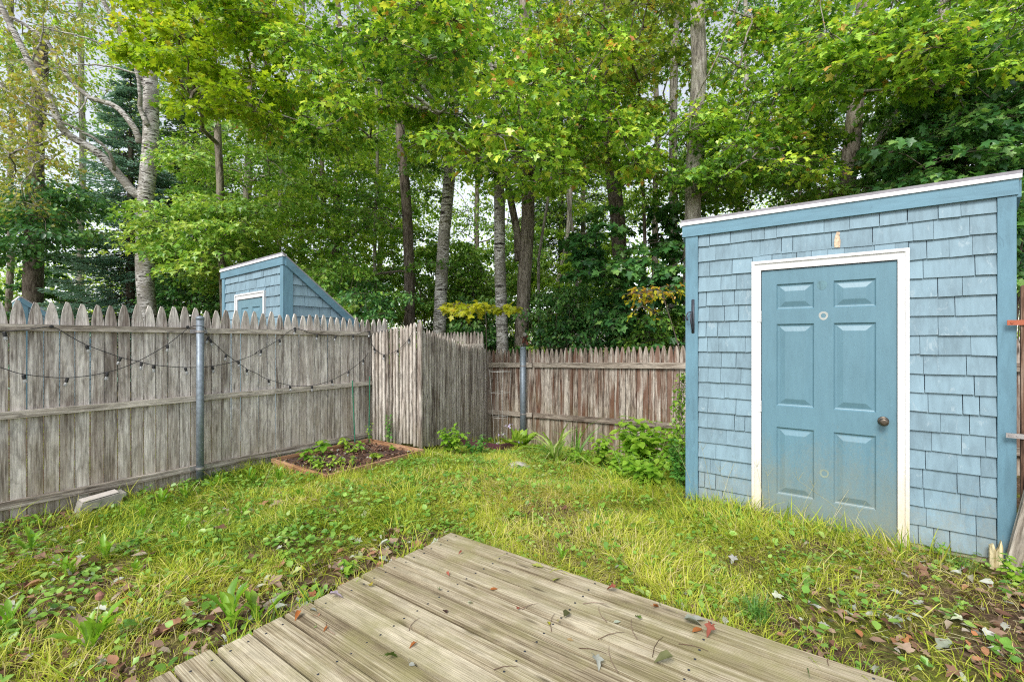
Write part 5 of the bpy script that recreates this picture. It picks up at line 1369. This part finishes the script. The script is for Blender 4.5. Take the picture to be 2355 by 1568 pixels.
def straps(px, py, n, L, label, name, mat, tint, w=.6, bends=(1, 2), cat="daylily", spread=.03, pt=.5):
    p = wp(px, py); lb = LB(); a = rng.uniform(0, 6.28, n)
    for i, b in enumerate(bends):
        q = np.arange(n) % len(bends) == i; m = q.sum()
        lb.leaves(BL[b], np.array([tuple(p)] * m) + np.c_[rng.normal(0, spread, (m, 2)), np.zeros(m)], a[q], rng.normal(0, .2, m), rng.normal(0, .2, m), L * rng.uniform(.6, 1.15, m), tint + rng.normal(0, pt * .3, m), w)
    return tag(lb.build(name, M[mat], None), label, cat)
straps(1275, 1062, 34, .72, "daylily with arching pale strap leaves left of the middle of the rear fence", "daylily", 'cover', .85, .9, (2, 3, 2, 1))
straps(1325, 1060, 14, .72, "upright strap-leaved plant with dark blades right of the pale daylily", "daylily", 'cover', .3, .8, (0, 1))
straps(1742, 1428, 150, .17, "dark green tuft of fine grass at the deck's far edge", "grass_tuft", 'cover', .1, .32, (0, 1, 2), "grass tuft", .03)
straps(2205, 1308, 130, .14, "fine blue-green grass tuft left of the split stake", "grass_tuft", 'cover', .05, .3, (0, 1, 2), "grass tuft", .03)
straps(625, 1445, 40, .18, "thin grass tuft between dandelion and deck edge", "grass_tuft", 'cover', .3, .3, (1, 2), "grass tuft", .02)

# tall seeding grass stalks by the shed door
def stalk(px, py, ex, ey, label, gd_=.12):
    p = wp(px, py); d = math.hypot(p.x, p.y) ; dep = p.x * FWD[0] + p.y * FWD[1]; t = at(ex, ey, dep)
    mb = MB(); m = p.lerp(t, .55) + Vector((0, 0, .03)); mb.tube([p, m, t], [.0018, .0014, .0008], 4)
    for k in range(4):
        a = k * 1.6 + U(0, 1); L = U(.06, .11); mb.tube([t, t + Vector((math.cos(a) * L * .5, math.sin(a) * L * .5, L * .8))], [.0011, .0005], 3)
    return tag(mb.build("seeding_grass", M['straw'], None), label, "grass stalk", "seeding grass stalks before the blue shed")
for px, py, ex, ey in ((1600, 1150, 1560, 1040), (1640, 1160, 1615, 1035), (1655, 1165, 1690, 1060), (1690, 1185, 1655, 1085), (1760, 1190, 1740, 1075), (1770, 1190, 1765, 1095), (1990, 1235, 1835, 1105), (1830, 1215, 1870, 1120), (1900, 1225, 1962, 1110), (1905, 1230, 1935, 1165), (1960, 1240, 1975, 1180), (2010, 1245, 2045, 1190), (1500, 1120, 1530, 1010), (1440, 1110, 1400, 1020), (600, 1130, 640, 1050)):
    stalk(px, py, ex, ey, "thin pale grass stalk with a forked seed head standing before the blue shed" if px != 600 else "thin seeding grass stalk by the raised bed")

# ---- single fallen leaves and twigs on the deck
LM = {}
def lmat(nm, c):
    if nm not in LM: LM[nm] = leafmat("fallen_leaf_" + nm, [(0, tuple(k * .5 for k in c)), (1, tuple(k * .8 for k in c))], .15, .7, .2)
    return LM[nm]
dk = [(690, 1413, 'orange', (.55, .2, .06), OVAL, .075, "orange oval leaf at the deck's left edge"), (712, 1405, 'white', (.48, .50, .44), STAR, .05, "pale grey-white leaf next to the orange oval leaf"),
      (752, 1443, 'orange', (.55, .2, .06), OVAL, .05, "orange leaf beside a curved twig on the deck"), (731, 1418, 'salmon', (.6, .33, .2), OVAL, .03, "small salmon coloured leaf scrap on the deck's left part"),
      (760, 1378, 'lilac', (.5, .42, .5), MAPLE, .085, "lilac-grey maple leaf lying on the deck's left edge"), (728, 1440, 'lime', (.4, .5, .2), OVAL, .03, "light green scrap of leaf left of the curved twig"),
      (853, 1352, 'ochre', (.42, .36, .05), STAR, .05, "curled ochre leaf on the third board gap"), (1028, 1320, 'rust', (.4, .12, .08), STAR, .04, "small rust red leaf on the deck below its far corner"),
      (1126, 1358, 'orange', (.55, .2, .06), OVAL, .065, "long orange-brown leaf in the middle boards"), (1062, 1272, 'rust', (.4, .12, .08), STAR, .045, "rust coloured curled leaf near the deck's far corner"),
      (1010, 1363, 'green', (.16, .26, .05), STAR, .05, "small dark green leaf standing on a gap"), (1075, 1392, 'cream', (.68, .70, .5), OVAL, .045, "cream coloured round leaf in the deck's middle"),
      (1027, 1412, 'umber', (.12, .07, .06), STAR, .05, "dark brown crumpled leaf in the deck's middle"), (957, 1482, 'orange', (.55, .2, .06), STAR, .05, "orange-brown pointed leaf with a long stalk"),
      (890, 1525, 'green', (.20, .28, .07), MAPLE, .07, "green torn leaf near the deck's front"), (940, 1527, 'white', (.48, .50, .44), OVAL, .045, "small whitish leaf right of the torn green leaf"),
      (1190, 1405, 'rust', (.4, .12, .08), STAR, .04, "small rust leaf right of the deck's middle"), (1296, 1425, 'olive', (.16, .17, .07), OVAL, .09, "upright dark olive curled leaf with a white top"),
      (1262, 1440, 'yellow', (.5, .48, .05), OVAL, .045, "round yellow leaf left of the dark curled leaf"), (1283, 1437, 'yellow', (.5, .48, .05), OVAL, .042, "small yellow leaf touching the dark curled leaf"),
      (1303, 1470, 'tan', (.62, .45, .22), OVAL, .045, "tan leaf below the yellow pair"), (1410, 1432, 'pale', (.6, .66, .5), OVAL, .05, "pale green round leaf on the outer boards"),
      (1470, 1428, 'green', (.2, .3, .06), STAR, .05, "green three-pointed leaf on the outer boards"), (1368, 1522, 'white', (.48, .50, .44), MAPLE, .075, "crumpled white leaf near the bottom of the picture"),
      (1548, 1530, 'olive', (.16, .17, .07), OVAL, .11, "large dark olive leaf near the bottom of the picture"), (1412, 1365, 'rust', (.4, .12, .08), MAPLE, .07, "dark red curled leaf at the deck's far edge"),
      (1502, 1403, 'orange', (.55, .2, .06), OVAL, .06, "orange leaf in the pile by the grass tuft"), (1572, 1437, 'grey', (.40, .44, .36), OVAL, .11, "large grey-green leaf in the pile on the deck"),
      (1590, 1430, 'white', (.60, .64, .56), OVAL, .09, "whitish leaf overlapping the large grey-green one"), (1612, 1445, 'orange', (.55, .2, .06), OVAL, .085, "orange-brown leaf right of the grey-green one"),
      (1635, 1455, 'rust', (.45, .17, .09), MAPLE, .08, "long rust leaf at the right end of the pile"), (1248, 1308, 'limeoak', (.46, .5, .12), OAK, .12, "yellow-green oak leaf on the far boards"),
      (1285, 1330, 'limeoak', (.46, .5, .12), OAK, .10, "second yellow-green oak leaf nearer the camera"), (768, 1190, 'tanbig', (.5, .3, .18), MAPLE, .15, "large tan crumpled leaf lying on the lawn"),
      (1190, 1190, 'whiteg', (.50, .50, .46), MAPLE, .07, "white leaf on the lawn behind the deck's corner"), (1688, 1292, 'whiteg', (.50, .50, .46), STAR, .07, "white leaf in the lawn before the shed door"), (1130, 1160, 'whiteg', (.50, .50, .46), OVAL, .07, "white leaf lying in the middle of the lawn"),
      (275, 1070 + 80, 'whiteg', (.50, .50, .46), OVAL, .06, "white leaf beside the fence block"), (1410, 1245, 'pinkish', (.6, .45, .36), MAPLE, .08, "pinkish dry leaf on the lawn beyond the deck"), (1955, 1325, 'orange', (.55, .2, .06), STAR, .07, "orange leaf on the lawn right of the door"),
      (2210, 1305, 'orange', (.6, .32, .05), STAR, .08, "bright orange leaf before the shed's right corner"), (2190, 1500, 'pale', (.6, .66, .5), STAR, .11, "pale green pointed leaf on the moss at lower right")]
for px, py, nm, c, tm, sz, lab in dk:
    p = on_z(px, py, DZ); ond = p.x > DX and p.y < DY
    if not ond: p = wp(px, py); p.z += .035
    tm = {id(MAPLE): CURL, id(STAR): random.choice([CURL, CURLO]), id(OVAL): random.choice([OVAL, CURLO])}.get(id(tm), tm)
    lb = LB(); lb.leaves(tm, np.array([[0, 0, 0.]]), U(0, 6.28), U(-.35, .12) if ond else U(-.3, .3), U(-.45, .45), sz * (.72 if ond else .85), np.array([U(0, 1)]), U(.6, 1.0))
    if ond: lb.prisms(np.array([[0, 0, 0.]]), np.array([[U(-.03, .03), U(-.03, .03), .003]]), .0012, .0007)
    o = lb.build("fallen_leaf", lmat(nm, c), None); o.location = (p.x, p.y, p.z)
    if ond:
        mn = min(v.co.z for v in o.data.vertices); o.location.z = DZ + .001 - mn
    tag(o, lab, "fallen leaf", "fallen leaves on the deck" if ond else "fallen leaves on the lawn")
for px, py, a, L in ((770, 1458, 2.9, .12), (1200, 1402, 1.2, .10), (1268, 1452, 2.0, .14), (1340, 1388, .6, .12), (1395, 1430, 2.3, .13), (1375, 1470, 1.0, .14), (1465, 1470, 2.1, .15), (1500, 1510, 1.6, .16), (1330, 1490, .3, .12), (1905, 1530, 1.4, .09), (1135, 1540, .8, .1), (1420, 1545, 2.2, .16), (940, 1450, 1.9, .1), (1560, 1480, .2, .12)):
    p = on_z(px, py, DZ + .004); mb = MB(); d = Vector((math.cos(a), math.sin(a), 0)); q = Vector((-d.y, d.x, 0))
    mb.tube([p, p + d * L * .4 + q * .012, p + d * L * .75 + q * .01, p + d * L], [.0016, .0015, .0012, .0007], 5)
    tag(mb.build("fallen_twig", M['brown'], None), "thin dark curved twig lying on the deck boards", "twig", "twigs on the deck")
